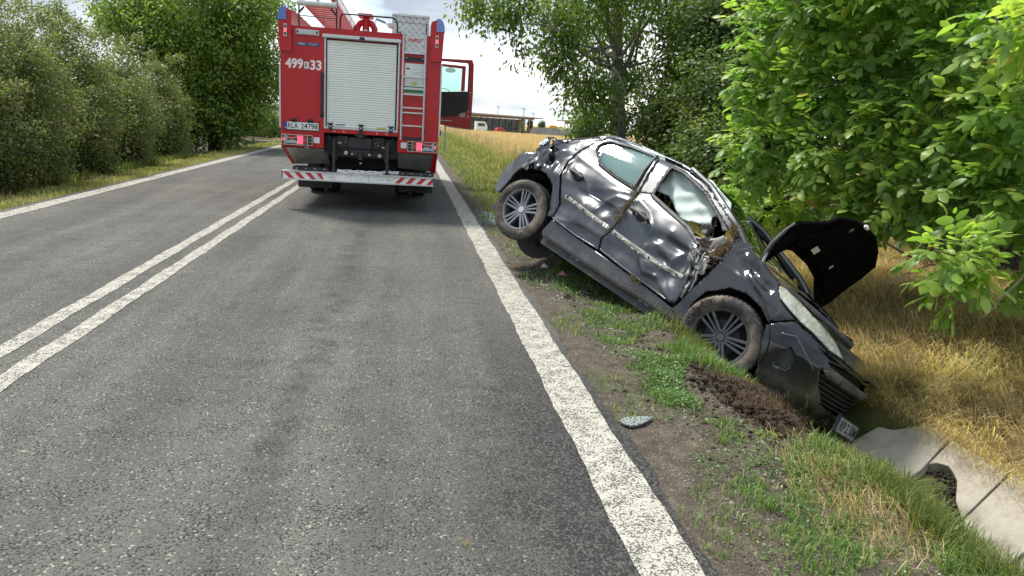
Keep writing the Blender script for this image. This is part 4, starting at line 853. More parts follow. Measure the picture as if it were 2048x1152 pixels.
def disp(u, z, k=1.0):
    d = np.zeros_like(u)
    for pl, A, w_ in CRE:
        best = np.full_like(u, 9.)
        for a, b_ in zip(pl[:-1], pl[1:]): best = np.minimum(best, segd(u, z, a, b_)[0])
        d += A*(np.exp(-best/(w_*1.15))-.35*np.exp(-(best/(w_*3))**2))
    for bu, bz, ru, rz, A in BLO: q = ((u-bu)/ru)**2+((z-bz)/rz)**2; d += A*np.exp(-q)
    body_ = sstep(1.02, .92, z)
    n_ = np.array([mnoise.noise(Vector((a*3.2, b_*4.6, 1.3))) for a, b_ in zip(u, z)]); n2 = np.array([abs(mnoise.noise(Vector((a*5, b_*7, 7.1)))) for a, b_ in zip(u, z)])
    n3_ = np.array([mnoise.noise(Vector((a*1.6, b_*2.4, 3.3))) for a, b_ in zip(u, z)]); d += (n_*.003+n3_*.016)*(.06+.94*body_)
    return d*k
def inpoly(px_, pz, poly):
    c = np.zeros(len(px_), bool); n = len(poly)
    for i in range(n):
        x0, z0 = poly[i]; x1, z1 = poly[(i+1) % n]
        if z0 == z1: continue
        cr_ = ((z0 > pz) != (z1 > pz)) & (px_ < (x1-x0)*(pz-z0)/(z1-z0)+x0); c ^= cr_
    return c
def resamp(poly, h):
    o = []
    for i in range(len(poly)):
        a = np.array(poly[i]); b_ = np.array(poly[(i+1) % len(poly)]); n = max(1, int(np.linalg.norm(b_-a)/h))
        for k in range(n): o.append(tuple(a+(b_-a)*k/n))
    return o
def tri2d(poly, holes=(), h=.02):
    pts = []; edges = []
    loops = [resamp(poly, h)]+[resamp(q, h) for q in holes]
    for L in loops:
        b_ = len(pts); pts += L; edges += [(b_+i, b_+(i+1) % len(L)) for i in range(len(L))]
    nb = len(pts); P = np.array(poly); x0, z0 = P.min(0); x1, z1 = P.max(0)
    gx, gz = np.meshgrid(np.arange(x0, x1, h), np.arange(z0, z1, h*.87)); gx = gx+(np.arange(gx.shape[0]) % 2)[:, None]*h/2
    gx = gx.ravel()+rng.uniform(-.15, .15, gx.size)*h; gz = gz.ravel()
    ok = inpoly(gx, gz, poly)
    for q in holes: ok &= ~inpoly(gx, gz, q)
    B = np.array(pts[:nb]); dm = np.min(np.hypot(gx[ok][:, None]-B[None, :, 0], gz[ok][:, None]-B[None, :, 1]), 1) if ok.any() else np.zeros(0)
    G = np.stack([gx[ok], gz[ok]], 1)[dm > h*.45]
    allp = [Vector(p) for p in pts]+[Vector(p) for p in G.tolist()]
    v, e_, f, *_ = delaunay_2d_cdt(allp, edges, [], 0, 1e-6)
    V = np.array([p[:] for p in v]); F = np.array([q for q in f if len(q) == 3])
    c = V[F].mean(1); ok = inpoly(c[:, 0], c[:, 1], poly)
    for q in holes: ok &= ~inpoly(c[:, 0], c[:, 1], q)
    return V, F[ok]
def solid(name, V3, F, N3, thick, m, parent, smooth=True, m2=None):
    """thicken a triangulated sheet inward along -N3 with a rim"""
    n = len(V3)
    if not thick: return link(bpy.data.objects.new(name, npmesh(name, V3, F, m, smooth=True)), parent)
    V = np.concatenate([V3, V3-N3*thick]); Fi = F[:, ::-1]+n
    from collections import Counter
    E_ = {}
    for a, b_, c in F.tolist():
        for q in ((a, b_), (b_, c), (c, a)): E_[q] = 1
    rim = [(a, b_) for a, b_ in E_ if (b_, a) not in E_]
    R = np.array([[a, a+n, b_+n] for a, b_ in rim]+[[a, b_+n, b_] for a, b_ in rim])
    FF = np.concatenate([F, Fi, R]); mi = np.concatenate([np.zeros(len(F)), np.ones(len(Fi)+len(R))*(1 if m2 else 0)])
    me = npmesh(name, V, FF, [m, m2] if m2 else m, smooth=False, mat_idx=mi if m2 else None)
    if smooth: sm_ = np.zeros(len(FF), bool); sm_[:len(F)+len(Fi)] = True; me.polygons.foreach_set('use_smooth', sm_)
    # keep rim crisp
    return link(bpy.data.objects.new(name, me), parent)
def panel(name, poly, m, parent=CAR, holes=(), h=.02, thick=.018, k=1.0, off=0.0, mirror=False, m2=None):
    V, F = tri2d(poly, holes, h); u, z = V[:, 0], V[:, 1]
    P = S(u, z); n = Sn(u, z); P = P+n*(off+(disp(u, z, k) if k else 0))[:, None] if k else P+n*off
    # orient faces to the outward normal
    c = np.cross(P[F[:, 1]]-P[F[:, 0]], P[F[:, 2]]-P[F[:, 0]]); fl = (c*n[F[:, 0]]).sum(1) < 0; F[fl] = F[fl][:, ::-1]
    if mirror: P = P*[1, -1, 1]; n = n*[1, -1, 1]; F = F[:, ::-1].copy()
    return solid(name, P, F, n, thick, m, parent, m2=m2)
Q = [(-1.849,.93),(-1.944,1.04),(-1.90,1.085),(-1.807,1.108),(-1.345,1.214),(-1.134,1.292),(-1.046,1.325),(-1.076,1.24),(-1.095,1.19),(-1.121,1.12),(-1.13,1.068),(-1.124,.945),(-1.084,.818),(-.990,.698),(-.892,.555),(-.866,.411),(-.932,.394),(-1.006,.529),(-1.059,.634),(-1.12,.706),(-1.211,.744),(-1.336,.75),(-1.46,.72),(-1.56,.76),(-1.70,.86)]
RD = [(-.345,1.437),(-.655,1.425),(-.95,1.385),(-1.035,1.325),(-1.062,1.24),(-1.081,1.191),(-1.107,1.122),(-1.115,1.069),(-1.107,.948),(-1.062,.822),(-.972,.70),(-.872,.558),(-.852,.406),(-.5,.376),(-.186,.381),(-.215,.458),(-.166,.592),(-.150,.714),(-.178,.898),(-.20,1.019),(-.26,1.20)]
RW = [(-.973,1.193),(-1.005,1.253),(-.99,1.298),(-.93,1.340),(-.66,1.385),(-.375,1.402),(-.262,1.035),(-.546,1.052),(-.799,1.088)]
FD = [(-.194,1.19),(-.185,1.032),(-.165,.911),(-.137,.728),(-.152,.606),(-.197,.465),(-.168,.388),(.13,.364),(.519,.342),(.763,.326),(.806,.339),(.815,.416),(.803,.514),(.768,.619),(.77,.718),(.745,.795),(.68,.845),(.578,.897),(.486,.939),(.2,.99),(-.055,1.042),(-.115,1.19)]
FFR = [(-.325,1.437),(-.103,1.434),(.15,1.40),(.330,1.345),(.623,1.225),(.804,1.134),(.80,1.085),(.708,1.125),(.373,1.292),(.15,1.355),(.006,1.388),(-.150,1.388),(-.06,1.056),(-.185,1.02),(-.245,1.20)]
FE = [(.804,1.134),(.853,1.149),(.937,1.106),(1.114,1.022),(1.339,.975),(1.502,.94),(1.600,.905),(1.590,.844),(1.610,.798),(1.689,.753),(1.798,.725),(1.607,.656),(1.495,.60),(1.4,.668),(1.243,.702),(1.097,.68),(1.005,.572),(.968,.473),(.946,.392),(.973,.247),(.877,.259),(.80,.281),(.835,.343),(.868,.466),(.905,.611),(.94,.776),(.955,.896),(.915,.985),(.874,1.072)]
SI = [(-.917,.246),(-.86,.392),(-.496,.366),(.14,.344),(.531,.322),(.78,.30),(.97,.236),(.94,.20),(.706,.19),(.222,.18),(-.327,.18),(-.90,.20)]
HL = [(1.594,.844),(1.62,.885),(1.70,.885),(1.91,.85),(2.062,.811),(2.25,.775),(2.336,.72),(2.44,.637),(2.199,.644),(1.978,.696),(1.83,.716),(1.698,.758),(1.615,.798)]
sideparts = []
panel('quarter_panel', Q, m_car, h=.016)
rd = panel('rear_door', RD, m_car, holes=[RW], h=.017)
fd = panel('front_door', FD, m_car, h=.015)
panel('window_frame', FFR, m_car, fd, h=.02, k=0)
panel('front_wing', FE, m_carc, h=.016, k=.85)
panel('sill', SI, m_car, h=.022, off=-.012, k=.5)
panel('window_seal', resamp([(u_*1.0, z_) for u_, z_ in RW], .05), m_trim, rd, holes=[[(-.655+(u_+.655)*.955, 1.22+(z_-1.22)*.92) for u_, z_ in RW]], h=.02, thick=.01, off=.004, k=0)
panel('window_glass', RW, m_glassr, rd, h=.04, thick=0, off=-.012, k=0)
panel('window_seal', [(-.150,1.392),(.006,1.392),(.373,1.296),(.708,1.129),(.80,1.08),(.76,1.05),(.70,1.10),(.373,1.265),(.006,1.360),(-.125,1.362),(-.045,1.065),(.486,.962),(.578,.92),(.57,.90),(.486,.941),(-.055,1.044),(-.07,1.06)], m_trim, fd, h=.02, thick=.012, off=.003, k=0)
# grey scuffed roof edge above the doors
panel('roof_rail', [(-1.044,1.328),(-.95,1.388),(-.655,1.428),(-.1,1.437),(.15,1.403),(.33,1.348),(.80,1.139),(.85,1.152),(.60,1.26),(.33,1.375),(.10,1.432),(-.1,1.462),(-.655,1.455),(-.98,1.415),(-1.12,1.32),(-1.11,1.30)], m_silv, h=.02, k=0, off=.004)
# hidden left side, undented
for nm, pl, hs in (('quarter_panel', Q, []), ('rear_door', RD, [RW]), ('front_door', FD, []), ('window_frame', FFR, []), ('front_wing', FE, []), ('sill', SI, [])):
    panel(nm, pl, m_carc, holes=hs, h=.05, k=0, mirror=True)
panel('window_glass', RW, m_glassr, h=.06, thick=0, off=-.012, k=0, mirror=True)
# inner walls close the gaps behind the skins
for mi_ in (False, True):
    hs = [[(.55,.93),(.74,.93),(.93,.99),(.93,.62),(.80,.50),(.72,.62)]] if not mi_ else []
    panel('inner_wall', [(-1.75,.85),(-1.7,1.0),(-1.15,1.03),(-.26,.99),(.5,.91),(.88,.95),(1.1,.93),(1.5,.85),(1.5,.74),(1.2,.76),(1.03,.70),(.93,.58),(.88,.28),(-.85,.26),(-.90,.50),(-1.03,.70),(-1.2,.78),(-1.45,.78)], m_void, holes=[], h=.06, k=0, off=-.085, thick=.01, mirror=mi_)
# roof, pillars, glass
RP = [(-1.06,1.375),(-.8,1.42),(-.4,1.448),(-.1,1.452),(.10,1.432)]
def roofp(i, j, n=12):
    x, z = RP[i]; s = -1+2*j/(n-1); y = s*.60; return (x, y, z+.022*(1-s*s)-.028*abs(s)**6+.006*math.sin(x*9+y*5))
mb = MB(); mb.grid(roofp, len(RP), 12); mb.grid(lambda i, j: tuple(np.array(roofp(i, j))-[0, 0, .05]), len(RP), 12); mb.obj('roof', m_carc, CAR, True)
def wsp(i, j, n=10, m=8):
    a = i/(m-1); s = -1+2*j/(n-1)
    x = .10+(.92-.10)*a; z = 1.435-.385*a-.03*math.sin(a*3.1); hw = .585+.135*a; bow = (1-s*s)
    return (x+.16*bow*a+.03*bow, s*hw, z+.02*bow-.04*bow*a)
mb = MB(); mb.grid(lambda i, j: wsp(i, j), 8, 10); mb.obj('windscreen', m_wind, CAR, True)
for s in (-1, 1):
    mb = MB(); mb.tube([(.05, s*.60, 1.435), (.33, s*.625, 1.365), (.60, s*.67, 1.245), (.86, s*.73, 1.13), (1.0, s*.75, 1.04)], [.026, .028, .03, .032, .03], 8); mb.obj('pillar', m_carc if s > 0 else m_car, CAR, True)
mb = MB(); mb.grid(lambda i, j: ((.98+.14*(1-(-1+2*j/9)**2)+i*.10), (-1+2*j/9)*.74, 1.035-.03*(1-(-1+2*j/9)**2)-i*.035), 2, 10); mb.obj('cowl', m_trim, CAR, True)
RR = [(-1.06,1.36),(-1.2,1.27),(-1.36,1.15),(-1.46,1.06),(-1.54,.99),(-1.60,.92),(-1.66,.75),(-1.70,.55),(-1.72,.35),(-1.70,.22)]
def rearp(i, j, n=10):
    x, z = RR[i]; s = -1+2*j/(n-1); hw = float(Yz(z))*(.985 if i < 4 else (.95 if i < 6 else .90)); return (x-.06*(1-s*s)*(i > 3), s*hw*(1-.0*abs(s)), z+.005*(1-s*s)*(i < 5))
mb = MB(); mb.grid(lambda i, j: rearp(i, j), len(RR), 10); mb.obj('tailgate', m_silv, CAR, True)
mb = MB(); mb.grid(lambda i, j: (rearp(i, j)[0]-.01, rearp(i, j)[1]*.82, rearp(i, j)[2]+.012), 4, 10); mb.obj('rear_window', m_wind, CAR, True)
mb = MB(); mb.tube([(-1.10,-.66,1.31),(-1.35,-.70,1.17),(-1.50,-.72,1.08),(-1.60,-.70,1.02)], [.006,.006,.006,.006], 7); mb.obj('boot_seal', m_trim, CAR, True)
# crumpled rear corner with the broken lamp
def crump(name, pts, m, amp, seed, parent=CAR, n=14, mth_=None):
    """bent sheet between two polylines with ruckles"""
    a, b_ = pts; A = [Vector(p) for p in a]; B = [Vector(p) for p in b_]
    def ip(L, t_):
        f_ = t_*(len(L)-1); i_ = min(int(f_), len(L)-2); return L[i_].lerp(L[i_+1], f_-i_)
    mb = MB()
    def Pf(i, j, o=0):
        t_ = i/(n-1); s = j/7; p = ip(A, t_).lerp(ip(B, t_), s)
        q = Vector((p.x*9+seed, p.y*9, p.z*9)); return p+Vector((mnoise.noise(q)*amp, -abs(mnoise.noise(q*1.3))*amp*1.2+o, mnoise.noise(q+Vector((5, 5, 5)))*amp))
    mb.grid(lambda i, j: Pf(i, j), n, 8); mb.grid(lambda i, j: Pf(i, j, .012), n, 8)
    return mb.obj(name, m, parent, True, 35)
crump('torn_corner', ([(-1.64,-.75,1.04),(-1.57,-.77,1.075),(-1.47,-.80,1.0),(-1.36,-.84,.88)], [(-1.60,-.80,.88),(-1.54,-.85,.80),(-1.46,-.87,.76),(-1.40,-.87,.72)]), m_carc, .045, 3)
lamp = crump('tail_lamp', ([(-1.635,-.775,1.03),(-1.60,-.79,1.06),(-1.55,-.80,1.06)], [(-1.625,-.80,.99),(-1.60,-.81,.98),(-1.55,-.82,.99)]), m_clear, .015, 9)
mb = MB(); mb.tube([(-1.60,-.80,.93),(-1.64,-.76,1.03),(-1.62,-.75,1.085),(-1.55,-.75,1.11),(-1.47,-.75,1.105),(-1.30,-.735,1.19),(-1.05,-.68,1.335)], [.010,.012,.012,.010,.007,.006,.005], 6); mb.obj('torn_edge', m_trim, CAR, True)
crump('inner_bracket', ([(-1.55,-.84,.90),(-1.50,-.86,.80)], [(-1.64,-.86,.70),(-1.52,-.87,.66)]), m_trim, .03, 4)
V, F = tri2d([(-1.545,1.092),(-1.225,1.228),(-1.0,1.352),(-1.03,1.262),(-1.095,1.16),(-1.15,1.074),(-1.30,1.035),(-1.42,1.02),(-1.50,1.03)], [], .02)
P = np.stack([V[:, 0], -(.752-.36*np.maximum(V[:, 1]-1.1, 0))+.012*np.abs(np.sin(V[:, 0]*9+V[:, 1]*4))-.006*np.sin(V[:, 0]*17-V[:, 1]*9), V[:, 1]], -1); nn_ = np.tile([0, -1., 0], (len(P), 1)); c = np.cross(P[F[:, 1]]-P[F[:, 0]], P[F[:, 2]]-P[F[:, 0]]); fl = c[:, 1] > 0; F[fl] = F[fl][:, ::-1]
solid('pillar_skin', P, F, nn_, .02, m_silv, CAR)
# rear bumper hanging loose
RBp = [(-1.80,.32),(-1.86,.38),(-1.885,.48),(-1.86,.64),(-1.79,.75),(-1.68,.83),(-1.56,.885),(-1.53,.80),(-1.50,.72),(-1.60,.67),(-1.67,.56),(-1.71,.43),(-1.735,.33)]
V, F = tri2d(RBp, [], .02); P = np.stack([V[:, 0], -.865+.25*np.maximum(-V[:, 0]-1.66, 0)**1.5*2+.04*(V[:, 1]-.5)**2+.012*np.sin(V[:, 0]*20+V[:, 1]*9), V[:, 1]], -1)
nn_ = np.tile([0, -1., 0], (len(P), 1)); c = np.cross(P[F[:, 1]]-P[F[:, 0]], P[F[:, 2]]-P[F[:, 0]]); fl = c[:, 1] > 0; F[fl] = F[fl][:, ::-1]
rb = solid('rear_bumper', P, F, nn_, .02, m_silv, CAR)
mb = MB(); mb.grid(lambda i, j: (-1.76-.16*math.sin(math.pi*j/9)-.02*math.sin(i*2), -.74+1.50*j/9, .36+i*.08), 5, 10); mb.obj('bumper_back', m_silv, rb, True)
mb = MB(); mb.grid(lambda i, j: ((-1.80+.065*j, -1.76+.06*j, -1.70+.06*j)[0], -.80+.0*i, (.34, .50, .66, .8)[i]), 4, 3); mb.obj('bumper_liner', m_trim, rb)

# nose ---------------------------------------------------------------
def mir(h_): return h_+[(6.08-u_, z_) for u_, z_ in reversed(h_) if abs(u_-3.04) > 1e-6]
top = [(1.499,.575),(1.609,.645),(1.794,.712),(1.83,.704),(1.978,.684),(2.196,.634),(2.44,.625),(3.04,.585)]; bot = [(1.54,.45),(1.62,.314),(1.69,.20),(1.86,.14),(2.352,.09),(3.04,.08)]
rt = [(6.08-u_, z_) for u_, z_ in reversed(top[:-1])]; rb_ = [(6.08-u_, z_) for u_, z_ in reversed(bot[:-1])]
BU = top+rt+list(reversed(bot+rb_))
g1 = [(2.226,.575),(2.48,.592),(3.04,.565),(3.55,.575),(3.60,.545),(3.04,.515),(2.64,.530),(2.375,.545)]
g2 = [(2.18,.505),(2.42,.515),(3.04,.49),(3.66,.515),(3.90,.505),(3.84,.40),(3.60,.27),(3.04,.23),(2.50,.27),(2.27,.40)]
fog = [(1.76,.35),(1.755,.49),(1.80,.53),(1.90,.46),(1.89,.36)]
bu = panel('front_bumper', BU, m_carc, holes=[g1, g2, fog], h=.022, k=.3, off=.004, thick=.02)
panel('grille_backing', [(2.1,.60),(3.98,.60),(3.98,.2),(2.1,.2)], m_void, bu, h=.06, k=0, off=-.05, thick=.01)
panel('fog_recess', [(1.72,.34),(1.72,.56),(1.93,.5),(1.93,.34)], m_trim, bu, h=.04, k=0, off=-.03, thick=.01)
for z0, z1 in ((.455,.47),(.42,.432),(.385,.397),(.35,.362),(.315,.327),(.28,.292)):
    panel('grille_bar', [(2.24,z0),(3.04,z0-.012),(3.84,z0),(3.84,z1),(3.04,z1-.012),(2.24,z1)], m_trim, bu, h=.05, k=0, off=-.012, thick=.02)
panel('bumper_bar', [(2.20,.505),(2.30,.540),(2.64,.526),(3.04,.508),(3.60,.536),(3.80,.505),(3.60,.485),(3.04,.455),(2.6,.465),(2.28,.475)], mat('dirty_black_plastic', (.03, .03, .028), .6, var=.3, dirt=.9, dirtc=(.16, .14, .09)), bu, h=.03, k=0, off=.022, thick=.03)
panel('fog_trim', [(1.66,.585),(1.80,.62),(1.95,.55),(2.12,.47),(2.12,.46),(1.94,.538),(1.80,.606),(1.665,.573)], m_silv, bu, h=.02, k=.3, off=.007, thick=.006)
nosep = panel('nose_panel', [(2.44,.640),(2.336,.715),(2.30,.752),(2.6,.745),(3.04,.735),(3.48,.745),(3.78,.752),(3.745,.715),(3.64,.640),(3.04,.600)], m_car, h=.025, k=0, off=-.004)
hl = panel('headlamp', HL, m_hl, h=.018, k=.5, off=.006, thick=.05)
panel('chrome_rim', [(1.612,.80),(1.698,.762),(1.83,.720),(1.978,.700),(2.199,.648),(2.44,.641),(2.44,.632),(2.199,.638),(1.978,.690),(1.83,.709),(1.698,.750),(1.605,.79)], m_carc, hl, h=.02, k=0, off=.016, thick=.01)
# number plate hanging at the lower lip
PLM = Matrix.Translation((2.215, -.04, .205)) @ Matrix.Rotation(R_(-9), 4, 'Y') @ Matrix(((0, 0, 1, 0), (1, 0, 0, 0), (0, 1, 0, 0), (0, 0, 0, 1))) @ Matrix.Rotation(R_(-3), 4, 'Z')
mb = MB(); mb.T = PLM; mb.box(-.28, .28, -.068, .068, -.012, .0); ph = mb.obj('plate_holder', m_trim, CAR)
mb = MB(); mb.T = PLM; mb.box(-.225, .26, -.057, .057, .001, .004); mb.obj('number_plate', mat('dirty_plate', (.30, .30, .27), .6, var=.25, vs=12, dirt=.4, dirtc=(.15, .12, .08)), ph)
mb = MB(); mb.T = PLM; mb.box(-.26, -.228, -.057, .057, .001, .004); mb.obj('plate_band', m_navy, ph)
text_fit('plate_lettering', 'RP', (-.19, -.06, -.04, .04), 0, m_ink, ph, bold=.015, M0=PLM @ Matrix.Translation((0, 0, .0055)))
text_fit('plate_lettering', 'Z 50M', (-.04, .24, -.04, .04), 0, m_ink, ph, bold=.015, M0=PLM @ Matrix.Translation((0, 0, .0055)))
# engine bay
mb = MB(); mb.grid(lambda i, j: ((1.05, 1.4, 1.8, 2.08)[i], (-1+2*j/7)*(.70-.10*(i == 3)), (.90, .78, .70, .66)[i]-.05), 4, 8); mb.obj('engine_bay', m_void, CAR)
def f(mb):
    mb.box(1.35, 1.75, -.22, .30, .70, .83, bev=.03); mb.box(1.45, 1.68, .38, .60, .70, .86, bev=.02); mb.cyl((1.3, -.45, .70), (1.3, -.45, .90), .08, 14)
    mb.tube([(1.25, -.2, .86), (1.4, -.4, .84), (1.7, -.5, .78)], .025, 8); mb.box(1.78, 1.86, -.50, .30, .60, .70, bev=.01)
part('engine', m_trim, CAR, f, True)
def f(mb): mb.tube([(1.02, -.69, .955), (1.3, -.70, .925), (1.6, -.665, .875), (1.85, -.58, .82), (2.04, -.45, .765)], [.018, .018, .02, .02, .018], 7)
part('bay_edge', m_trim, CAR, f, True)
# open bonnet --------------------------------------------------------
HD = [(-.55,.03),(-.72,.22),(-.80,.40),(-.81,.50),(-.63,.665),(-.51,.74),(-.27,.815),(-.09,.845),(.2,.85),(.48,.79),(.74,.69),(.84,.52),(.88,.36),(.93,.18),(.93,.05),(.80,.055),(.58,.14),(.36,.23),(0,.28),(-.39,.29),(-.55,.26),(-.63,.20),(-.58,.10)]
th = R_(60); hv = Vector((math.cos(th), 0, math.sin(th))); hn = Vector((-math.sin(th), 0, math.cos(th)))
V, F = tri2d(HD, [], .03)
def hp(y, h_, o=0): return (1.05+hv.x*h_+hn.x*o, y, .95+hv.z*h_+hn.z*o)
def hbul(y, h_): return .05*(1-(y-.1)**2)-.10*abs(h_-.45)**1.5-.05*math.exp(-((y+.65)/.12)**2)
P = np.array([hp(y, h_, hbul(y, h_)) for y, h_ in V]); n3 = np.tile(np.array(hn[:]), (len(P), 1))
c = np.cross(P[F[:, 1]]-P[F[:, 0]], P[F[:, 2]]-P[F[:, 0]]); fl = (c*n3[0]).sum(1) < 0; F[fl] = F[fl][:, ::-1]
m_felt = mat('bonnet_underside', (.006, .006, .0065), .95, var=.3, bump=.6, bs=40); m_felt.node_tree.nodes['Principled BSDF'].inputs['Specular IOR Level'].default_value = .02
bon = solid('bonnet', P, F, n3, .022, m_carc, CAR, m2=m_felt)
inner = [(-.66,.44),(-.45,.62),(-.1,.75),(.2,.765),(.5,.70),(.66,.60),(.74,.36),(.76,.18),(.60,.22),(.36,.30),(0,.35),(-.4,.36),(-.58,.34)]
V, F = tri2d(inner, [], .03); P = np.array([hp(y, h_, hbul(y, h_)-.03) for y, h_ in V]); n3 = np.tile(np.array(hn[:]), (len(P), 1))
c = np.cross(P[F[:, 1]]-P[F[:, 0]], P[F[:, 2]]-P[F[:, 0]]); fl = (c*n3[0]).sum(1) < 0; F[fl] = F[fl][:, ::-1]
solid('bonnet_frame', P, F, n3, .016, m_felt, bon)
mb = MB(); mb.tube([hp(-.55, .02, -.01), hp(-.62, .12, -.01), hp(-.72, .24, .0), hp(-.79, .38, .0), hp(-.805, .47, .0)], [.02, .022, .02, .016, .012], 6); mb.obj('bonnet_edge', m_torn, bon, True)
mb = MB(); mb.tube([hp(-.54, -.02, -.03), hp(-.60, .08, -.05), hp(-.66, .16, -.02)], [.014, .018, .01], 6); mb.obj('bonnet_hinge', m_plate, bon, True)
def sheet_on_hood(y0, y1, h0, h1, m, nm):
    mb = MB(); a = [hp(y, h_, hbul(y, h_)-.055) for y, h_ in ((y0, h0), (y1, h0-.01), (y1, h1), (y0, h1+.01))]; b_ = [hp(y, h_, hbul(y, h_)-.060) for y, h_ in ((y0, h0), (y1, h0-.01), (y1, h1), (y0, h1+.01))]
    mb.add(a+b_, [(0, 1, 2, 3), (7, 6, 5, 4), (0, 4, 5, 1), (1, 5, 6, 2), (2, 6, 7, 3), (3, 7, 4, 0)]); mb.obj(nm, m, bon)
sheet_on_hood(-.28, -.17, .405, .455, m_plate, 'bonnet_label'); sheet_on_hood(.23, .25, .40, .43, m_plate, 'clip'); sheet_on_hood(-.26, -.23, .73, .76, m_strip, 'clip')
mb = MB(); mb.sph(hp(-.13, .845, -.02), .022, .04, .02, 8, 6); mb.obj('bonnet_catch', m_num, bon)
# handles ------------------------------------------------------------
def handle(u0, z0, u1, z1, par_):
    c = S((u0+u1)/2, (z0+z1)/2)+Sn((u0+u1)/2, (z0+z1)/2)*(.012+float(disp(np.array([(u0+u1)/2]), np.array([(z0+z1)/2]))[0])); n_ = Sn((u0+u1)/2, (z0+z1)/2)
    a = S(u0, z0)+n_*.045+(c-S((u0+u1)/2, (z0+z1)/2)-n_*.012); b_ = S(u1, z1)+n_*.045+(c-S((u0+u1)/2, (z0+z1)/2)-n_*.012)
    mb = MB(); mb.sph(c-n_*.006+np.array([.01, 0, 0]), .062, .012, .048, 18, 8); o = mb.obj('handle_cup', m_void, par_, True)
    mb = MB(); pts = [Vector(a-n_*.035), Vector(a), Vector((a+b_)/2+n_*.012), Vector(b_), Vector(b_-n_*.035)]; mb.tube(pts, [.016, .019, .017, .019, .014], 10); mb.obj('door_handle', m_trim, par_, True)
handle(-.985, .882, -.80, .868, rd); handle(-.075, .835, .145, .812, fd)
# bare rubbing-strip track with clips
def track(pts, m, par_, w_=.022, off=.004):
    for (a, b_) in zip(pts[:-1], pts[1:]):
        pass
    up_ = [(u_, z_+w_) for u_, z_ in pts]; dn = [(u_, z_-w_) for u_, z_ in pts]
    return panel('strip_track', up_+dn[::-1], m, par_, h=.018, k=1.0, off=off, thick=.012)
track([(-.868,.648),(-.66,.632),(-.468,.612),(-.19,.592)], m_strip, rd); track([(-.138,.587),(.12,.568),(.30,.558),(.491,.549),(.74,.56)], m_strip, fd)
for par_, L in ((rd, [(-.84,.65),(-.72,.637),(-.58,.624),(-.42,.608),(-.28,.60)]), (fd, [(-.09,.583),(.02,.575),(.36,.555),(.50,.549),(.66,.555)])):
    for k, (u_, z_) in enumerate(L):
        n_ = Sn(u_, z_); p = S(u_, z_)+n_*(.012+float(disp(np.array([u_]), np.array([z_]))[0]))
        mb = MB(); mb.sph(p, .010, .007, .010, 8, 6); mb.obj('clip', m_num if k % 2 else m_void, par_)
for u_ in (-.24, -.205):
    mb = MB(); p = S(u_, .60)+Sn(u_, .60)*.02; mb.box(p[0]-.012, p[0]+.012, p[1]-.012, p[1]+.002, .585, .622, bev=.002); mb.obj('torn_bracket', m_num, rd)
# seam highlights: door bottom flanges
for par_, L in ((rd, [(-.85,.408),(-.5,.379),(-.19,.384)]), (fd, [(-.16,.391),(.13,.367),(.519,.345),(.77,.33)])):
    mb = MB(); mb.tube([S(u_, z_)+Sn(u_, z_)*(.006+float(disp(np.array([u_]), np.array([z_]))[0])) for u_, z_ in resamp(L, .05)[:-max(1, int(np.linalg.norm(np.array(L[-1])-np.array(L[0]))/.05))]], .007, 6); mb.obj('door_flange', m_silv, par_, True)
# window-line straw trim on the belt
mb = MB(); mb.tube([S(u_, z_)+Sn(u_, z_)*.008 for u_, z_ in ((-.045,1.045),(.15,1.00),(.32,.967),(.486,.935),(.60,.89),(.68,.85))], [.012,.012,.013,.014,.012,.008], 6); mb.obj('belt_moulding', m_torn, fd, True)
mb = MB(); mb.tube([S(u_, z_)+Sn(u_, z_)*.008 for u_, z_ in ((-.80,1.075),(-.546,1.038),(-.262,1.02))], .010, 6); mb.obj('belt_moulding', m_trim, rd, True)
mb = MB(); mb.tube([S(u_, z_)+Sn(u_, z_)*.01 for u_, z_ in ((-.375,1.405),(-.32,1.22),(-.262,1.03))], .016, 6); mb.obj('pillar_trim', m_trim, rd, True)
# airbag curtains -----------------------------------------------------
def curtain(poly, y0, amp, nm):
    V, F = tri2d(poly, [], .03); u, z = V[:, 0], V[:, 1]
    y = -(np.interp(z, [.6, .9, 1.05, 1.2, 1.4], [.66, .66, .66, .62, .56]))+y0+amp*np.array([mnoise.noise(Vector((a*3.5+b_*2, b_*9-a*3, y0*9))) for a, b_ in zip(u, z)])+amp*1.3*np.abs(np.sin(u*5+z*13+2*np.sin(u*4)))+amp*.5*np.abs(np.sin(u*11-z*17))
    P = np.stack([u, y, z], -1); n3 = np.tile([0, -1., 0], (len(P), 1)); c = np.cross(P[F[:, 1]]-P[F[:, 0]], P[F[:, 2]]-P[F[:, 0]]); fl = (c*n3[0]).sum(1) < 0; F[fl] = F[fl][:, ::-1]
    return solid(nm, P, F, n3, .012, m_airbag, CAR)
curtain([(-.12,1.44),(.25,1.43),(.55,1.32),(.62,1.22),(.50,1.14),(.56,1.05),(.34,1.01),(.25,.99),(.12,1.06),(-.02,1.13),(-.16,1.12),(-.2,1.3)], 0, .028, 'airbag_curtain')
curtain([(-1.06,1.10),(-1.08,1.3),(-.95,1.4),(-.3,1.44),(-.18,1.3),(-.22,.98),(-.6,1.0)], -.05, .010, 'airbag_curtain')
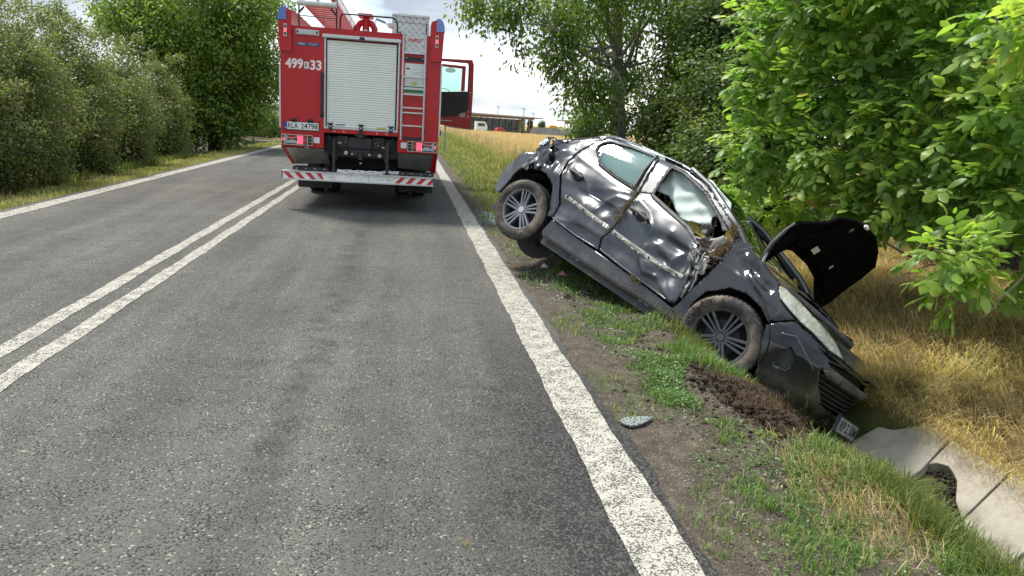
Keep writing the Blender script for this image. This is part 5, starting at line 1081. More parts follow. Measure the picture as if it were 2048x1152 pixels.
# interior ------------------------------------------------------------
def f(mb):
    mb.box(-1.75, 1.0, -.74, .74, .19, .24); mb.box(.88, .95, -.72, .72, .22, .93); mb.box(.62, .90, -.60, .72, .62, .92, bev=.03)
part('cabin_floor', m_trim, CAR, f)
for y_ in (-.38, .38):
    def f(mb): mb.box(-.25, .28, y_-.25, y_+.25, .30, .50, bev=.05); mb.T = Matrix.Translation((-.28, y_, .48)) @ Matrix.Rotation(R_(-20), 4, 'Y'); mb.box(-.08, .08, -.24, .24, 0, .56, bev=.05); mb.box(-.05, .05, -.13, .13, .60, .78, bev=.03); mb.T = None
    part('seat', m_trim, CAR, f, True)
def f(mb): mb.box(-1.15, -.65, -.66, .66, .30, .48, bev=.05); mb.box(-1.28, -1.12, -.66, .66, .45, .98, bev=.05)
part('rear_seat', m_trim, CAR, f, True)
def f(mb): mb.T = Matrix.Translation((.42, .36, .88)) @ Matrix.Rotation(R_(65), 4, 'Y'); mb.tube([(.18*math.cos(a), .18*math.sin(a), 0) for a in np.linspace(0, 2*math.pi, 24)], .014, 6); mb.box(-.17, .17, -.02, .02, -.01, .01); mb.sph((0, 0, 0), .06, .06, .03); mb.T = None
part('steering_wheel', m_trim, CAR, f, True)
def f(mb):
    mb.box(-1.9, 1.9, -.70, .70, .14, .19); mb.tube([(-1.9, .2, .12), (-.8, .15, .10), (.8, .1, .12)], .035, 8); mb.cyl((-1.31, -.7, .30), (-1.31, .7, .30), .05, 8); mb.box(-1.6, -1.2, -.55, .55, .06, .16, bev=.02); mb.box(1.1, 1.9, -.5, .5, .08, .2)
    mb.box(-.9, .85, -.80, -.70, .13, .205)
part('underbody', m_trim, CAR, f)
# wheel arch liners
for x_ in (-1.31, 1.31):
    for s in (-1, 1):
        mb = MB(); mb.grid(lambda i, j: (x_+.36*math.cos(math.pi*i/12-.1)*(1.02), s*(.84, .45)[j], .31+.385*math.sin(math.pi*i/12-.1)+.02), 14, 2)
        mb.add([(x_+.40*math.cos(a)*(1 if k else 1), s*.45, .31+.40*math.sin(a)) for k, a in enumerate(np.linspace(0, 2*math.pi, 25)[:-1])], [list(range(24))]); mb.obj('arch_liner', m_void, CAR)
# torn cavity between the door and the wing ----------------------------
mb = MB()
for L, r in (([(.70,.86),(.76,.76),(.80,.64),(.83,.50),(.82,.36)],.013),([(.78,.84),(.80,.72),(.85,.60),(.86,.44)],.010),([(.86,.98),(.80,.93),(.76,.86),(.70,.80),(.74,.70)],.020),([(.90,1.0),(.95,.93),(.93,.85),(.84,.82),(.77,.84)],.014),([(.60,.90),(.70,.92),(.78,.98),(.84,1.06)],.014),([(.64,.84),(.72,.80),(.80,.80),(.90,.82)],.012),([(.70,.74),(.78,.70),(.84,.72)],.012),([(.55,.93),(.62,.86),(.66,.78)],.012)):
    mb.tube([S(u_, z_)+Sn(u_, z_)*(-.015+.03*mnoise.noise(Vector((u_*20, z_*20, r*99)))) for u_, z_ in resamp(L+L[::-1][1:-1], .04)[:int(len(resamp(L+L[::-1][1:-1], .04))/2)]], [r]*int(len(resamp(L+L[::-1][1:-1], .04))/2), 5)
mb.obj('torn_metal', m_torn, CAR, True)
for k, (a, b_) in enumerate((([(.56,.90),(.62,.80),(.68,.70)], [(.64,.93),(.70,.84),(.74,.74)]), ([(.72,.72),(.80,.60),(.81,.42)], [(.79,.76),(.85,.62),(.84,.40)]), ([(.80,1.02),(.76,.94),(.80,.86)], [(.90,1.02),(.86,.92),(.86,.84)]), ([(.66,.92),(.72,.96)], [(.70,.84),(.80,.90)]), ([(.86,.80),(.90,.70)], [(.80,.78),(.84,.66)]))):
    crump('torn_sheet', ([tuple(S(u_, z_)+Sn(u_, z_)*-.01) for u_, z_ in a], [tuple(S(u_, z_)+Sn(u_, z_)*-.03) for u_, z_ in b_]), (m_torn, m_carc, m_strip, m_trim, m_torn)[k], .05, 11+k*3, n=10)
def f(mb):
    for (u_, z_, a, b_, c) in ((.70,.79,.03,.03,.02),(.75,.73,.03,.025,.03),(.80,.69,.035,.03,.02),(.66,.88,.02,.02,.03),(.86,.74,.02,.03,.02),(.62,.99,.025,.02,.02)):
        p = S(u_, z_)+Sn(u_, z_)*-.03; mb.box(p[0]-a, p[0]+a, p[1]-b_, p[1]+b_, p[2]-c, p[2]+c, bev=.008)
part('broken_fittings', m_strip, CAR, f)
mb = MB()
for k in range(26):
    c0 = Vector(S(.60+.03*random.random(), 1.0+.03*random.random())+Sn(.6, 1.0)*-.03); a1 = random.uniform(0, 6.3); rr_ = random.uniform(.02, .05); ax = Vector((random.uniform(-.3, .3), 1, random.uniform(-.3, .3))).normalized(); u_ = ax.orthogonal().normalized(); v_ = ax.cross(u_)
    mb.tube([c0+(u_*math.cos(a1+i*.6)+v_*math.sin(a1+i*.6))*rr_ for i in range(7)], .0022, 4)
mb.obj('wiring', m_trim, CAR)
n = 900; uu = np.concatenate([rng.normal(.87, .035, 620), rng.normal(.72, .03, 280)]); zz = np.concatenate([rng.normal(.88, .06, 620), rng.normal(.86, .035, 280)]); P = S(uu, zz)+Sn(uu, zz)*rng.uniform(-.05, .005, n)[:, None]
V, F = lumps(P, rng.uniform(.003, .011, n)); o = link(bpy.data.objects.new('soil', npmesh('soil', V, F, m_soil2)), CAR); o['kind'] = 'stuff'
m_car_straw = leafmat('muddy_straw', [(0, (.06, .04, .02)), (.6, (.17, .12, .06)), (1, (.34, .27, .14))], .15, .7, .2)
def carstraw(P, n, L, az=None, nm='straw'):
    k = rng.integers(0, len(P), n); B = np.array(P)[k]+rng.normal(0, .014, (n, 3)); d = unit(rng.normal(0, 1, (n, 3))+np.array([0, -.6, .2])); s = unit(np.cross(d, rng.normal(0, 1, (n, 3)))); l = rng.uniform(.3, 1, n)[:, None]*L; w_ = .0013
    m_ = B+d*l*.5; tip = m_+unit(d+rng.normal(0, .35, (n, 3)))*l*.5
    V = np.stack([B-s*w_, B+s*w_, m_-s*w_, m_+s*w_, tip], 1).reshape(-1, 3); b_ = (np.arange(n)*5)[:, None]; F = np.stack([b_+[[0, 1, 3]], b_+[[0, 3, 2]], b_+[[2, 3, 4]]], 1).reshape(-1, 3)
    o = link(bpy.data.objects.new(nm, npmesh(nm, V, F, m_car_straw, attr=np.repeat(rng.random(n)**1.3, 5))), CAR); o['kind'] = 'stuff'
def onS(L): return [S(u_, z_)+Sn(u_, z_)*.01 for u_, z_ in resamp(L+L[::-1][1:-1], .02)[:max(3, int(len(resamp(L+L[::-1][1:-1], .02))/2))]]
carstraw(onS([(-.17,.97),(-.165,.88),(-.15,.76),(-.165,.66)]), 420, .07); carstraw(onS([(-.25,1.02),(-.18,1.0)]), 90, .08)
carstraw(onS([(.84,1.12),(.87,1.08),(.88,1.04)]), 220, .11); carstraw(onS([(.88,1.0),(.90,.90),(.84,.80)]), 260, .08); carstraw(onS([(.30,.33),(.42,.32)]), 160, .07); carstraw(onS([(-.1,.25),(.5,.25),(.8,.25)]), 150, .04)
mb = MB(); mb.tube([S(.86,1.10)+Sn(.86,1.1)*.02, S(.90,1.14)+Sn(.9,1.1)*.12, S(1.0,1.16)+Sn(.9,1.1)*.16], .002, 4); mb.tube([S(1.0,.96)+Sn(1.0,.96)*.02, S(1.15,1.05)+Sn(1.1,.96)*.05], .0022, 4); mb.obj('stalk', m_strip, CAR)
# twig on the rear glass
mb = MB(); mb.tube([S(-.93,1.24)+Sn(-.9,1.24)*.004, S(-.86,1.27)+Sn(-.86,1.27)*.006, S(-.79,1.30)+Sn(-.8,1.3)*.004], .004, 4); mb.obj('twig', m_trim, CAR)

# wheels --------------------------------------------------------------
def car_wheel(x, side, r, rotM, cap, rimm, tyrem, a0):
    """axle along local y, outer face at -y"""
    W = empty('wheel'); W.parent = CAR; W.matrix_local = Matrix.Translation((x, side*.79, .31)) @ rotM @ (Matrix.Rotation(math.pi, 4, 'Z') if side > 0 else Matrix.Identity(4))
    w2 = .10
    mb = MB(); mb.lathe([(r*.66, -w2*.86), (r*.70, -w2*.98), (r*.80, -w2*1.06), (r*.90, -w2*1.02), (r*.965, -w2*.86), (r*.985, -w2*.70)], 56, axis='y'); mb.lathe([(r*.985, w2*.70), (r*.965, w2*.86), (r*.88, w2), (r*.68, w2*.9)], 56, axis='y')
    t_ = mb.obj('tyre', tyrem, W, True)
    mb = MB(); grv = [-.70, -.42, -.40, -.34, -.32, -.03, -.01, .05, .07, .34, .36, .42, .44, .70]; rad = [.985, .998, .972, .972, .999, 1.0, .972, .972, 1.0, .999, .972, .972, .998, .985]
    mb.lathe([(r*b_, w2*a) for a, b_ in zip(grv, rad)], 56, axis='y')
    for k in range(56):
        a = 2*math.pi*k/56
        for s in (-1, 1):
            mb.T = Matrix.Rotation(a, 4, 'Y') @ Matrix.Translation((r*.992, s*w2*.62, 0)); mb.box(-.006, .003, -w2*.22, w2*.22, -.008, .008); mb.T = None
    mb.obj('tread', m_tread, t_, True)
    mb = MB(); mb.lathe([(r*.60, -w2*.70), (r*.635, -w2*.92), (r*.665, -w2*.95), (r*.68, -w2*.86), (r*.64, -w2*.6), (r*.60, 0), (r*.62, w2*.8), (r*.68, w2*.9)], 48, axis='y'); rm_ = mb.obj('rim', rimm, W, True)
    mb = MB(); mb.lathe([(.001, w2*.2), (r*.6, w2*.2)], 32, axis='y'); mb.obj('inner_disc', m_void, W)
    mb = MB(); mb.lathe([(.05, -.005), (r*.42, -.005), (r*.42, .012)], 32, axis='y'); mb.obj('brake_disc', m_dark, W, True)
    for g_ in range(5):
        A = a0+g_*2*math.pi/5
        for q in (-1, 0, 1):
            mb = MB(); da = q*.235; di = q*.020
            p0 = Vector((r*.10, 0, di)); p1 = Vector((r*.625*math.cos(da), 0, r*.625*math.sin(da)))
            d_ = (p1-p0); nrm_ = Vector((-d_.z, 0, d_.x)).normalized(); ww = .0095 if q else .007
            y0, y1 = -w2*.62, -w2*.86
            v0 = [p0-nrm_*ww*1.1+Vector((0, y0, 0)), p0+nrm_*ww*1.1+Vector((0, y0, 0)), p1+nrm_*ww+Vector((0, y1, 0)), p1-nrm_*ww+Vector((0, y1, 0))]
            v1 = [p0-nrm_*ww*1.6+Vector((0, y0+.03, 0)), p0+nrm_*ww*1.6+Vector((0, y0+.03, 0)), p1+nrm_*ww*1.5+Vector((0, y1+.035, 0)), p1-nrm_*ww*1.5+Vector((0, y1+.035, 0))]
            mb.T = Matrix.Rotation(-A, 4, 'Y'); mb.add(v0+v1, [(0, 1, 2, 3), (7, 6, 5, 4), (0, 4, 5, 1), (1, 5, 6, 2), (2, 6, 7, 3), (3, 7, 4, 0)]); mb.T = None
            mb.obj('spoke', rimm, W)
    mb = MB(); mb.lathe([(.001, -w2*.74), (.030, -w2*.73), (.034, -w2*.68), (.034, -w2*.4)], 20, axis='y'); mb.obj('hub_cap', cap, W, True)
    return W
ZR = lambda d: Matrix.Rotation(R_(d), 4, 'Z')
rot_r = Matrix.Rotation(R_(3), 4, 'X') @ ZR(11); rot_f = Matrix.Rotation(R_(2), 4, 'X') @ ZR(18)
car_wheel(-1.325, -1, .315, rot_r, m_alu, m_alloy, m_tyre, .5)
wf = car_wheel(1.285, -1, .335, rot_f, m_alloyd, m_alloyd, m_tyre, .1)
car_wheel(-1.31, 1, .305, Matrix.Identity(4), m_alloyd, m_alloyd, m_tyre, .3)
car_wheel(1.31, 1, .305, rot_f, m_alloyd, m_alloyd, m_tyre, .9)
# soil stuck on the front tyre
n = 260; a = rng.normal(2.75, .45, n); rr_ = rng.uniform(.255, .31, n); P = np.stack([rr_*np.cos(a), rng.uniform(-.115, -.05, n), rr_*np.sin(a)], -1)
V, F = lumps(P, rng.uniform(.004, .014, n)); o = link(bpy.data.objects.new('soil', npmesh('soil', V, F, m_soil2)), wf); o['kind'] = 'stuff'
# reflector fragment lying on the verge
m_frag, t, b = newmat('shattered_mirror'); P = Co(t); v = N(t, 'ShaderNodeTexVoronoi'); v.inputs['Scale'].default_value = 95; t.links.new(P, v.inputs['Vector']); t.links.new(Ramp(t, v.outputs['Distance'], [(.35, (.42, .47, .44)), (.6, (.10, .12, .11))]), b.inputs['Base Color']); b.inputs['Roughness'].default_value = .3; b.inputs['Metallic'].default_value = .4
mb = MB(); pr = [(1.176,3.602),(1.21,3.635),(1.27,3.655),(1.33,3.66),(1.386,3.658),(1.36,3.625),(1.314,3.578),(1.26,3.545),(1.221,3.53),(1.19,3.56)]
mb.prism(pr, .006, .016, 'z'); tag(mb.obj('light_fragment', m_frag), 'shiny grey broken lamp fragment lying flat beside the white edge line', 'broken lamp piece')
for k, (x_, y_, m_, lab) in enumerate(((1.62, 7.3, m_lred, 'small red plastic shard lying on the grass under the rear wheel'), (1.55, 7.9, m_num, 'small white plastic shard lying on the grass behind the red one'), (1.72, 6.7, m_trim, 'black plastic shard lying on the verge under the sill'), (1.50, 6.45, m_soil2, 'brown lump of soil lying alone on the verge'))):
    mb = MB(); z_ = float(terrain_z(x_, y_)); mb.add([(x_-.05, y_, z_+.01), (x_+.04, y_-.03, z_+.015), (x_+.06, y_+.03, z_+.03), (x_-.02, y_+.04, z_+.04), (x_, y_, z_+.055)], [(0, 1, 4), (1, 2, 4), (2, 3, 4), (3, 0, 4), (3, 2, 1, 0)])
    tag(mb.obj('shard', m_), lab, 'debris', 'debris under the car')
# ================================================================ VEGETATION
BL = {
'bush0':[(-6.92, 12.54, 1.82, 0.82), (-6.76, 13.11, 2.39, 0.7), (-6.66, 11.97, 0.61, 0.87), (-6.33, 13.11, 0.58, 0.81)],
'bush1':[(-6.44, 14.25, 2.04, 0.82), (-6.44, 14.25, 0.95, 0.92), (-6.33, 14.25, 0.27, 0.53), (-7.16, 15.39, 2.77, 0.55)],
'bush2':[(-6.88, 17.1, 2.0, 0.78), (-6.57, 16.53, 1.01, 0.87), (-6.47, 16.53, 0.21, 0.57), (-7.46, 17.67, 2.71, 0.48)],
'bush3':[(-7.07, 19.95, 1.91, 0.8), (-6.74, 19.38, 0.98, 0.84), (-6.61, 19.38, 0.27, 0.55)],
'bush4':[(-7.21, 23.37, 1.63, 0.8), (-6.93, 22.8, 0.8, 0.79), (-6.84, 23.37, 0.29, 0.52)],
'tl':[(-8.94, 28.0, 4.1, 1.53), (-7.14, 28.0, 4.56, 2.05), (-5.34, 28.0, 4.55, 1.56), (-7.87, 27.5, 2.84, 1.36), (-6.36, 28.0, 2.81, 1.57), (-5.1, 28.0, 2.9, 1.05), (-6.73, 28.0, 1.6, 1.32), (-5.55, 28.0, 1.42, 0.8), (-7.47, 27.0, 1.21, 0.85), (-9.88, 28.0, 4.34, 0.84), (-4.67, 29.0, 2.29, 0.55)],
't2':[(1.12, 14.0, 3.57, 0.36), (1.82, 14.5, 3.56, 0.42), (2.11, 14.5, 2.87, 0.27), (3.06, 16.0, 3.76, 0.78), (3.23, 16.0, 2.97, 0.63), (3.95, 16.5, 2.42, 0.66), (4.24, 16.5, 1.69, 0.56), (4.94, 17.5, 3.98, 0.98), (5.37, 17.5, 2.79, 0.82), (5.2, 17.0, 1.75, 0.69), (6.2, 17.5, 4.08, 0.87), (6.21, 17.5, 2.96, 0.71), (4.08, 17.0, 4.9, 1.32), (5.77, 17.0, 5.15, 1.33), (1.84, 15.0, 4.35, 0.67), (3.92, 16.0, 1.36, 0.3)],
'sA':[(5.22, 15.0, 1.81, 0.72), (5.53, 14.0, 1.31, 0.58), (5.24, 14.5, 0.98, 0.45)],
'sB':[(5.69, 13.5, 2.35, 0.79), (5.31, 12.5, 1.28, 0.65), (5.48, 11.5, 0.69, 0.49)],
'sC':[(5.96, 15.0, 3.58, 0.86), (6.59, 14.5, 4.22, 0.87), (6.82, 14.0, 3.09, 0.86), (6.72, 13.0, 1.69, 0.91)],
'wal':[(4.47, 9.0, 2.84, 0.52), (4.31, 8.5, 2.16, 0.44), (4.2, 8.3, 1.41, 0.44), (4.64, 8.6, 0.81, 0.37), (4.71, 8.0, 2.86, 0.52), (4.71, 7.8, 2.16, 0.49), (4.65, 7.6, 1.46, 0.49), (4.85, 7.4, 0.95, 0.4), (5.03, 7.2, 2.6, 0.5), (5.03, 7.0, 1.86, 0.5), (5.02, 6.8, 1.18, 0.42), (5.23, 6.5, 2.37, 0.51), (5.21, 6.3, 1.69, 0.46), (5.04, 6.0, 1.12, 0.36), (4.41, 5.3, 0.69, 0.25), (4.31, 5.2, 0.46, 0.15), (5.02, 5.6, 1.98, 0.37), (5.24, 5.6, 1.26, 0.38), (4.6, 5.2, 2.52, 0.33), (4.46, 9.5, 0.83, 0.2), (4.45, 8.0, 3.35, 0.59), (4.85, 7.0, 3.25, 0.57), (5.46, 5.6, 0.58, 0.22)],
}
def blob_pts(bl, n_per, gap=.0, nscale=1.6, seed=0, shell=2.2):
    out = []; nor = []; ci = []
    for i, (x, y, z, r) in enumerate(bl):
        n = int(n_per*r*r); d = unit(rng.normal(0, 1, (n, 3))); rad = r*rng.random(n)**(1/shell)*(1+.30*np.sin(d[:, 0]*5+i)*np.sin(d[:, 2]*4+d[:, 1]*3+i*2)+.10*np.sin(d[:, 1]*11+d[:, 2]*9+i))
        P = np.array([x, y, z])+d*rad[:, None]; out.append(P); nor.append(d); ci.append(np.full(n, i))
    P = np.concatenate(out); D = np.concatenate(nor); ci = np.concatenate(ci)
    if gap > 0:
        s = nscale; q = np.sin(P[:, 0]*3.1*s+seed)*np.sin(P[:, 1]*2.7*s+P[:, 2]*1.1*s)+np.sin(P[:, 2]*3.9*s+seed*2)*np.sin(P[:, 0]*1.9*s-P[:, 1]*2.3*s)+.6*np.sin(P[:, 0]*7*s+P[:, 2]*6*s)*np.sin(P[:, 1]*8*s)
        ok = q > (-1.2+gap*1.6); P, D, ci = P[ok], D[ok], ci[ok]
    return P, D, ci
def foliage(name, bl, n_per, size, m, parent, gap=0, up_=.6, droop=.3, wid=.5, seed=0, rb=.5, clump=0, ns=1.6, shell=2.2):
    if clump:
        A, D0, ci = blob_pts(bl, n_per/clump, gap, ns, seed, shell); k = np.repeat(np.arange(len(A)), clump); P = A[k]+rng.normal(0, size*1.3, (len(k), 3)); D = D0[k]; base = rng.normal(0, .16, len(A))[k]
    else: P, D, ci = blob_pts(bl, n_per, gap, ns, seed, shell); base = np.zeros(len(P))
    n = len(P); P[:, 2] = np.maximum(P[:, 2], terrain_z(P[:, 0], P[:, 1])+.04)
    nr = unit(D*.5+np.array([0, 0, up_])+rng.normal(0, .55, (n, 3))); td = unit(D*.6+rng.normal(0, .7, (n, 3))+np.array([0, 0, -droop]))
    V, F = leaves(P, size*rng.uniform(.65, 1.25, n), nr, td, wid)
    pn = np.sin(P[:, 0]*1.9+seed)*np.sin(P[:, 1]*1.3+P[:, 2]*2.2)+.5*np.sin(P[:, 2]*5+P[:, 0]*4+seed)
    r = np.clip(rb+.15*pn+base+rng.normal(0, .13, n), 0, 1)
    o = link(bpy.data.objects.new(name, npmesh(name, V, F, m, attr=np.repeat(r, 4))), parent); o['kind'] = 'stuff'; return o
def wob(a, b_, n, amp, seed):
    a = Vector(a); b_ = Vector(b_); o = []
    for i in range(n+1):
        t_ = i/n; p = a.lerp(b_, t_); k = math.sin(math.pi*t_)*amp
        o.append(p+Vector((mnoise.noise(Vector((t_*3, seed, 0))), mnoise.noise(Vector((t_*3, seed, 5))), mnoise.noise(Vector((t_*3, seed, 9)))))*k*2+Vector((0, 0, k*.25)))
    return o
def branches(mb, root, bl, r0, twigs=6, seed=0, tw=.006):
    for i, (x, y, z, r) in enumerate(bl):
        L = (Vector((x, y, z))-Vector(root)).length; mb.tube(wob(root, (x, y, z), 8, .12*L, seed+i*1.7), [max(tw, r0*(1-.88*j/8)) for j in range(9)], 6)
        for k in range(twigs):
            d = Vector(rng.normal(0, 1, 3)).normalized()*r*.95; mb.tube(wob((x, y, z), Vector((x, y, z))+d, 4, .12*r, seed+k*3.1+i), [tw*1.6, tw*1.3, tw, tw*.8, tw*.4], 4)
m_bark = mat('bark', (.24, .22, .185), .9, var=.4, vs=12, bump=.9, bs=35); m_barkd = mat('dark_bark', (.05, .042, .033), .9, var=.35, vs=14, bump=.8, bs=40); m_twig = mat('pale_twig', (.22, .19, .14), .85, var=.25)
m_haw = leafmat('hawthorn_leaf', [(0, (.075, .11, .03)), (.4, (.135, .175, .05)), (.7, (.20, .235, .08)), (.92, (.27, .28, .13)), (1, (.30, .15, .09))], .36, .5, .3, 1.5)
m_ash = leafmat('ash_leaf', [(0, (.07, .12, .025)), (.45, (.14, .215, .04)), (.8, (.25, .32, .06)), (1, (.34, .37, .10))], .48, .45, .35, 1.7)
m_t2 = leafmat('tree_leaf', [(0, (.06, .11, .025)), (.5, (.13, .20, .042)), (.85, (.21, .28, .06)), (1, (.2, .24, .06))], .42, .4, .4, 1.7)
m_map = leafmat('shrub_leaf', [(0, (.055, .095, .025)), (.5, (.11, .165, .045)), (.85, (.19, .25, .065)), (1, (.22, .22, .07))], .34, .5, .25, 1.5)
m_wal = leafmat('walnut_leaf', [(0, (.08, .155, .03)), (.35, (.165, .275, .055)), (.7, (.28, .385, .08)), (.92, (.40, .46, .10)), (1, (.46, .35, .12))], .48, .42, .35, 1.8)

for q in ('bush0', 'bush1'): BL[q] = [(x-.15, y, z*(.88 if z > 1.5 else 1), r) for x, y, z, r in BL[q]]
# left hedge-bushes
blab = ['dusty green bush at the left edge of the picture, nearest the camera', 'second bush from the left edge, dense with dark shaded foot', 'tall ragged bush in the middle of the left hedgerow', 'fourth bush of the left hedgerow, lower and rounder', 'last low bush of the left hedgerow, beside the light green tree']
for i in range(5):
    bl = BL['bush%d' % i]; xs_ = [b_[0] for b_ in bl]; ys_ = [b_[1] for b_ in bl]; root = (float(np.mean(xs_))-.5, float(np.mean(ys_)), -.3)
    T = empty('bush', (0, 0, 0)); tag(T, blab[i], 'bush', 'bushes along the left verge')
    back = [(x-1.0, y+.5, z*.9+.1, r*1.05) for x, y, z, r in bl[:3]]; low = [(x-.1, y+.3*k, .15, .42) for k, (x, y, z, r) in enumerate(bl[-2:])]
    sz = .052+.004*i
    foliage('foliage', bl+low, 14000/(1+.12*i), sz, m_haw, T, gap=.12, up_=.7, droop=.2, wid=.62, seed=i*2.1, rb=.45, clump=6, ns=2.2)
    foliage('foliage', back, 3200, sz*1.5, m_haw, T, gap=.0, seed=i*2.1, rb=.4, wid=.62)
    mb = MB(); branches(mb, root, bl+back, .035, 7, i*5, .005)
    for k in range(24):
        x, y, z, r = bl[k % len(bl)]; a = Vector((x, y, z))+Vector(rng.normal(0, .35, 3))*r; mb.tube(wob(a, a+Vector((rng.normal(0, .35), rng.normal(0, .35), r*rng.uniform(.7, 1.45))), 4, .06, k), [.006, .005, .004, .003, .002], 4)
    mb.obj('branches', m_barkd, T)
    # long loose sprays
    sp_ = [(x+rng.normal(0, .5)*r, y+rng.normal(0, .5)*r, z+r*rng.uniform(.8, 1.35), .16) for x, y, z, r in bl for _ in range(7)]
    foliage('spray', sp_, 5200, sz, m_haw, T, gap=0, up_=.5, wid=.55, rb=.6, seed=i)
# light green tree on the left
T = empty('left_tree'); tag(T, 'large light green leafy tree behind the left bushes, beside the fire engine', 'tree')
root = (-6.75, 28, -.35); mb = MB(); mb.tube([(-6.75, 28, -.4), (-6.78, 28, .6), (-6.85, 28, 1.8), (-7.0, 28, 3.2), (-7.1, 28, 5.2)], [.26, .20, .17, .14, .08], 10); mb.obj('trunk', m_barkd, T, True)
mb = MB(); branches(mb, (-6.82, 28, 1.3), BL['tl'], .07, 8, 3, .010); mb.obj('branches', m_barkd, T)
foliage('crown', BL['tl'], 4700, .15, m_ash, T, gap=.36, up_=.6, droop=.5, wid=.42, seed=4, rb=.55, clump=9, ns=.8)
foliage('crown', [(-6.9, 29, 2.2, 1.6), (-8, 29, 1.6, 1.2), (-5.9, 28.6, 1.9, 1.0), (-7.2, 28.5, .9, .9), (-6.2, 27.6, .6, .75), (-7.5, 27, .5, .8), (-5.5, 28.6, 1.0, .5), (-8.3, 26.6, .6, .8)], 2400, .16, m_t2, T, gap=.1, seed=2, rb=.3)
# thuja hedge, lawn wall
T = empty('thuja_hedge'); tag(T, 'clipped dark green conifer hedge beyond the left tree', 'hedge')
for k in range(10):
    x = -10.7+k*.48; bl = [(x, 46+.06*math.sin(k*3), z, .34) for z in (-.15, .25, .62)]+[(x, 46, .92, .24)]
    foliage('shrub', bl, 9000, .12, m_t2, T, gap=.1, up_=1.4, droop=-1.2, wid=.3, seed=k, rb=.6)
T = empty('stone_wall', (-5.7, 33.5, -.4)); tag(T, 'low grey stone garden wall left of the fire engine', 'wall')
m_stone = mat('grey_stone', (.19, .18, .16), .9, var=.3, vs=8, bump=.5, bs=20)
for r_ in range(3):
    for k in range(9):
        mb = MB(); x0 = -1.1+k*.26+(r_ % 2)*.13; mb.box(x0, x0+.245+random.uniform(-.02, .005), random.uniform(-.02, .02), .3, .05+r_*.13, .05+r_*.13+.118, bev=.012); mb.obj('stone', m_stone, T)
mb = MB(); mb.box(-1.2, 1.4, .03, .28, -.2, .44); mb.obj('mortar_core', m_stone, T)

BL['t2'] = [(x, y+(1.3 if 4.1 < x < 5.6 else 0), z, r*(.9 if 4.1 < x < 5.6 else 1)) for x, y, z, r in BL['t2']]
# roadside tree behind the car
T = empty('roadside_tree'); tag(T, 'tall slender grey-trunked tree standing at the field edge behind the wrecked car', 'tree')
tp = [(5.32, 18, -.3), (5.22, 18, .6), (5.12, 18, 1.5), (4.98, 18, 2.5), (4.90, 18, 3.3), (4.80, 18, 4.6), (4.75, 18, 6.4)]
mb = MB(); mb.tube([Vector(p)+Vector((mnoise.noise(Vector((i, 3, 1)))*.05, 0, 0)) for i, p in enumerate(tp)], [.24, .19, .165, .145, .125, .11, .07], 12); mb.tube([(5.0, 18, 2.35), (4.85, 17.9, 2.52), (4.80, 17.9, 2.62)], [.08, .07, .03], 8); mb.obj('trunk', m_bark, T, True)
mb = MB(); branches(mb, (4.93, 18, 2.9), BL['t2'], .045, 7, 8, .007)
mb.tube(wob((4.90, 18, 3.3), (3.9, 17.6, 4.8), 6, .15, 2), [.07, .06, .05, .045, .04, .03, .02], 8); mb.tube(wob((4.95, 18, 2.75), (5.9, 17.8, 4.7), 6, .15, 5), [.06, .055, .05, .045, .04, .03, .02], 8); mb.obj('branches', m_bark, T)
foliage('crown', BL['t2'], 6500, .125, m_t2, T, gap=.66, up_=.4, droop=.9, wid=.42, seed=1, rb=.5, clump=7, ns=1.4)
foliage('crown', [(5.1, 18.2, .6, .75), (5.7, 17.6, .9, .7), (4.5, 17.2, .55, .5), (6.1, 17, 1.6, .8)], 2600, .10, m_t2, T, gap=.3, seed=5, rb=.35, wid=.5)
# dark shrubs
slab_ = {'sA': 'dense dark green shrub directly behind the car roof', 'sB': 'shaded small-leaved shrub between the roadside tree and the walnut', 'sC': 'tall dark bushy tree rising behind the shaded shrub at the top of the picture'}
for k, nm in enumerate(('sA', 'sB', 'sC')):
    T = empty('dark_shrub'); tag(T, slab_[nm], 'shrub', 'dark shrubs behind the car'); bl = BL[nm]; extra = [(x+.7, y+1.2, z*.9, r*1.15) for x, y, z, r in bl]+[(x+.2, y+.3, .25, .55) for x, y, z, r in bl[:2]]
    foliage('foliage', bl, 11000, .078, m_map, T, gap=.15, up_=.8, droop=.2, wid=.72, seed=k*3+1, rb=.5, clump=6, ns=1.6)
    foliage('foliage', extra, 3000, .12, m_map, T, gap=.1, seed=k, rb=.2, wid=.7)
    mb = MB(); branches(mb, (bl[0][0]+.5, bl[0][1]+.5, -.3), bl+extra, .05, 6, k*4, .007); mb.obj('branches', m_barkd, T)
wd = [(8.3, 15, 2.2, 1.9), (9.8, 12, 2.4, 2.0), (10.5, 9, 2.2, 2.0), (8.2, 10.5, 1.6, 1.5), (8.0, 12.5, 3.6, 1.8), (10, 7, 2.4, 2.0), (9, 14, 5, 2.2), (10.8, 10, 5, 2.2), (7.4, 10, 4.6, 1.4), (7.2, 8.8, .9, .9), (8.6, 7.2, .8, 1.0), (7.3, 7.4, 2.9, .9), (6.9, 12, .6, .9), (6.9, 14.5, .9, 1.0), (10, 5, 2.0, 1.8), (7.6, 16.5, 1.2, 1.3), (7.0, 19, .9, 1.2), (8.0, 19, 2.4, 1.5)]
o = foliage('woodland', wd, 900, .17, m_map, None, gap=.05, up_=.5, seed=9, rb=.15, wid=.6, shell=3); tag(o, 'deep shaded woodland filling the space behind the walnut', 'woodland')

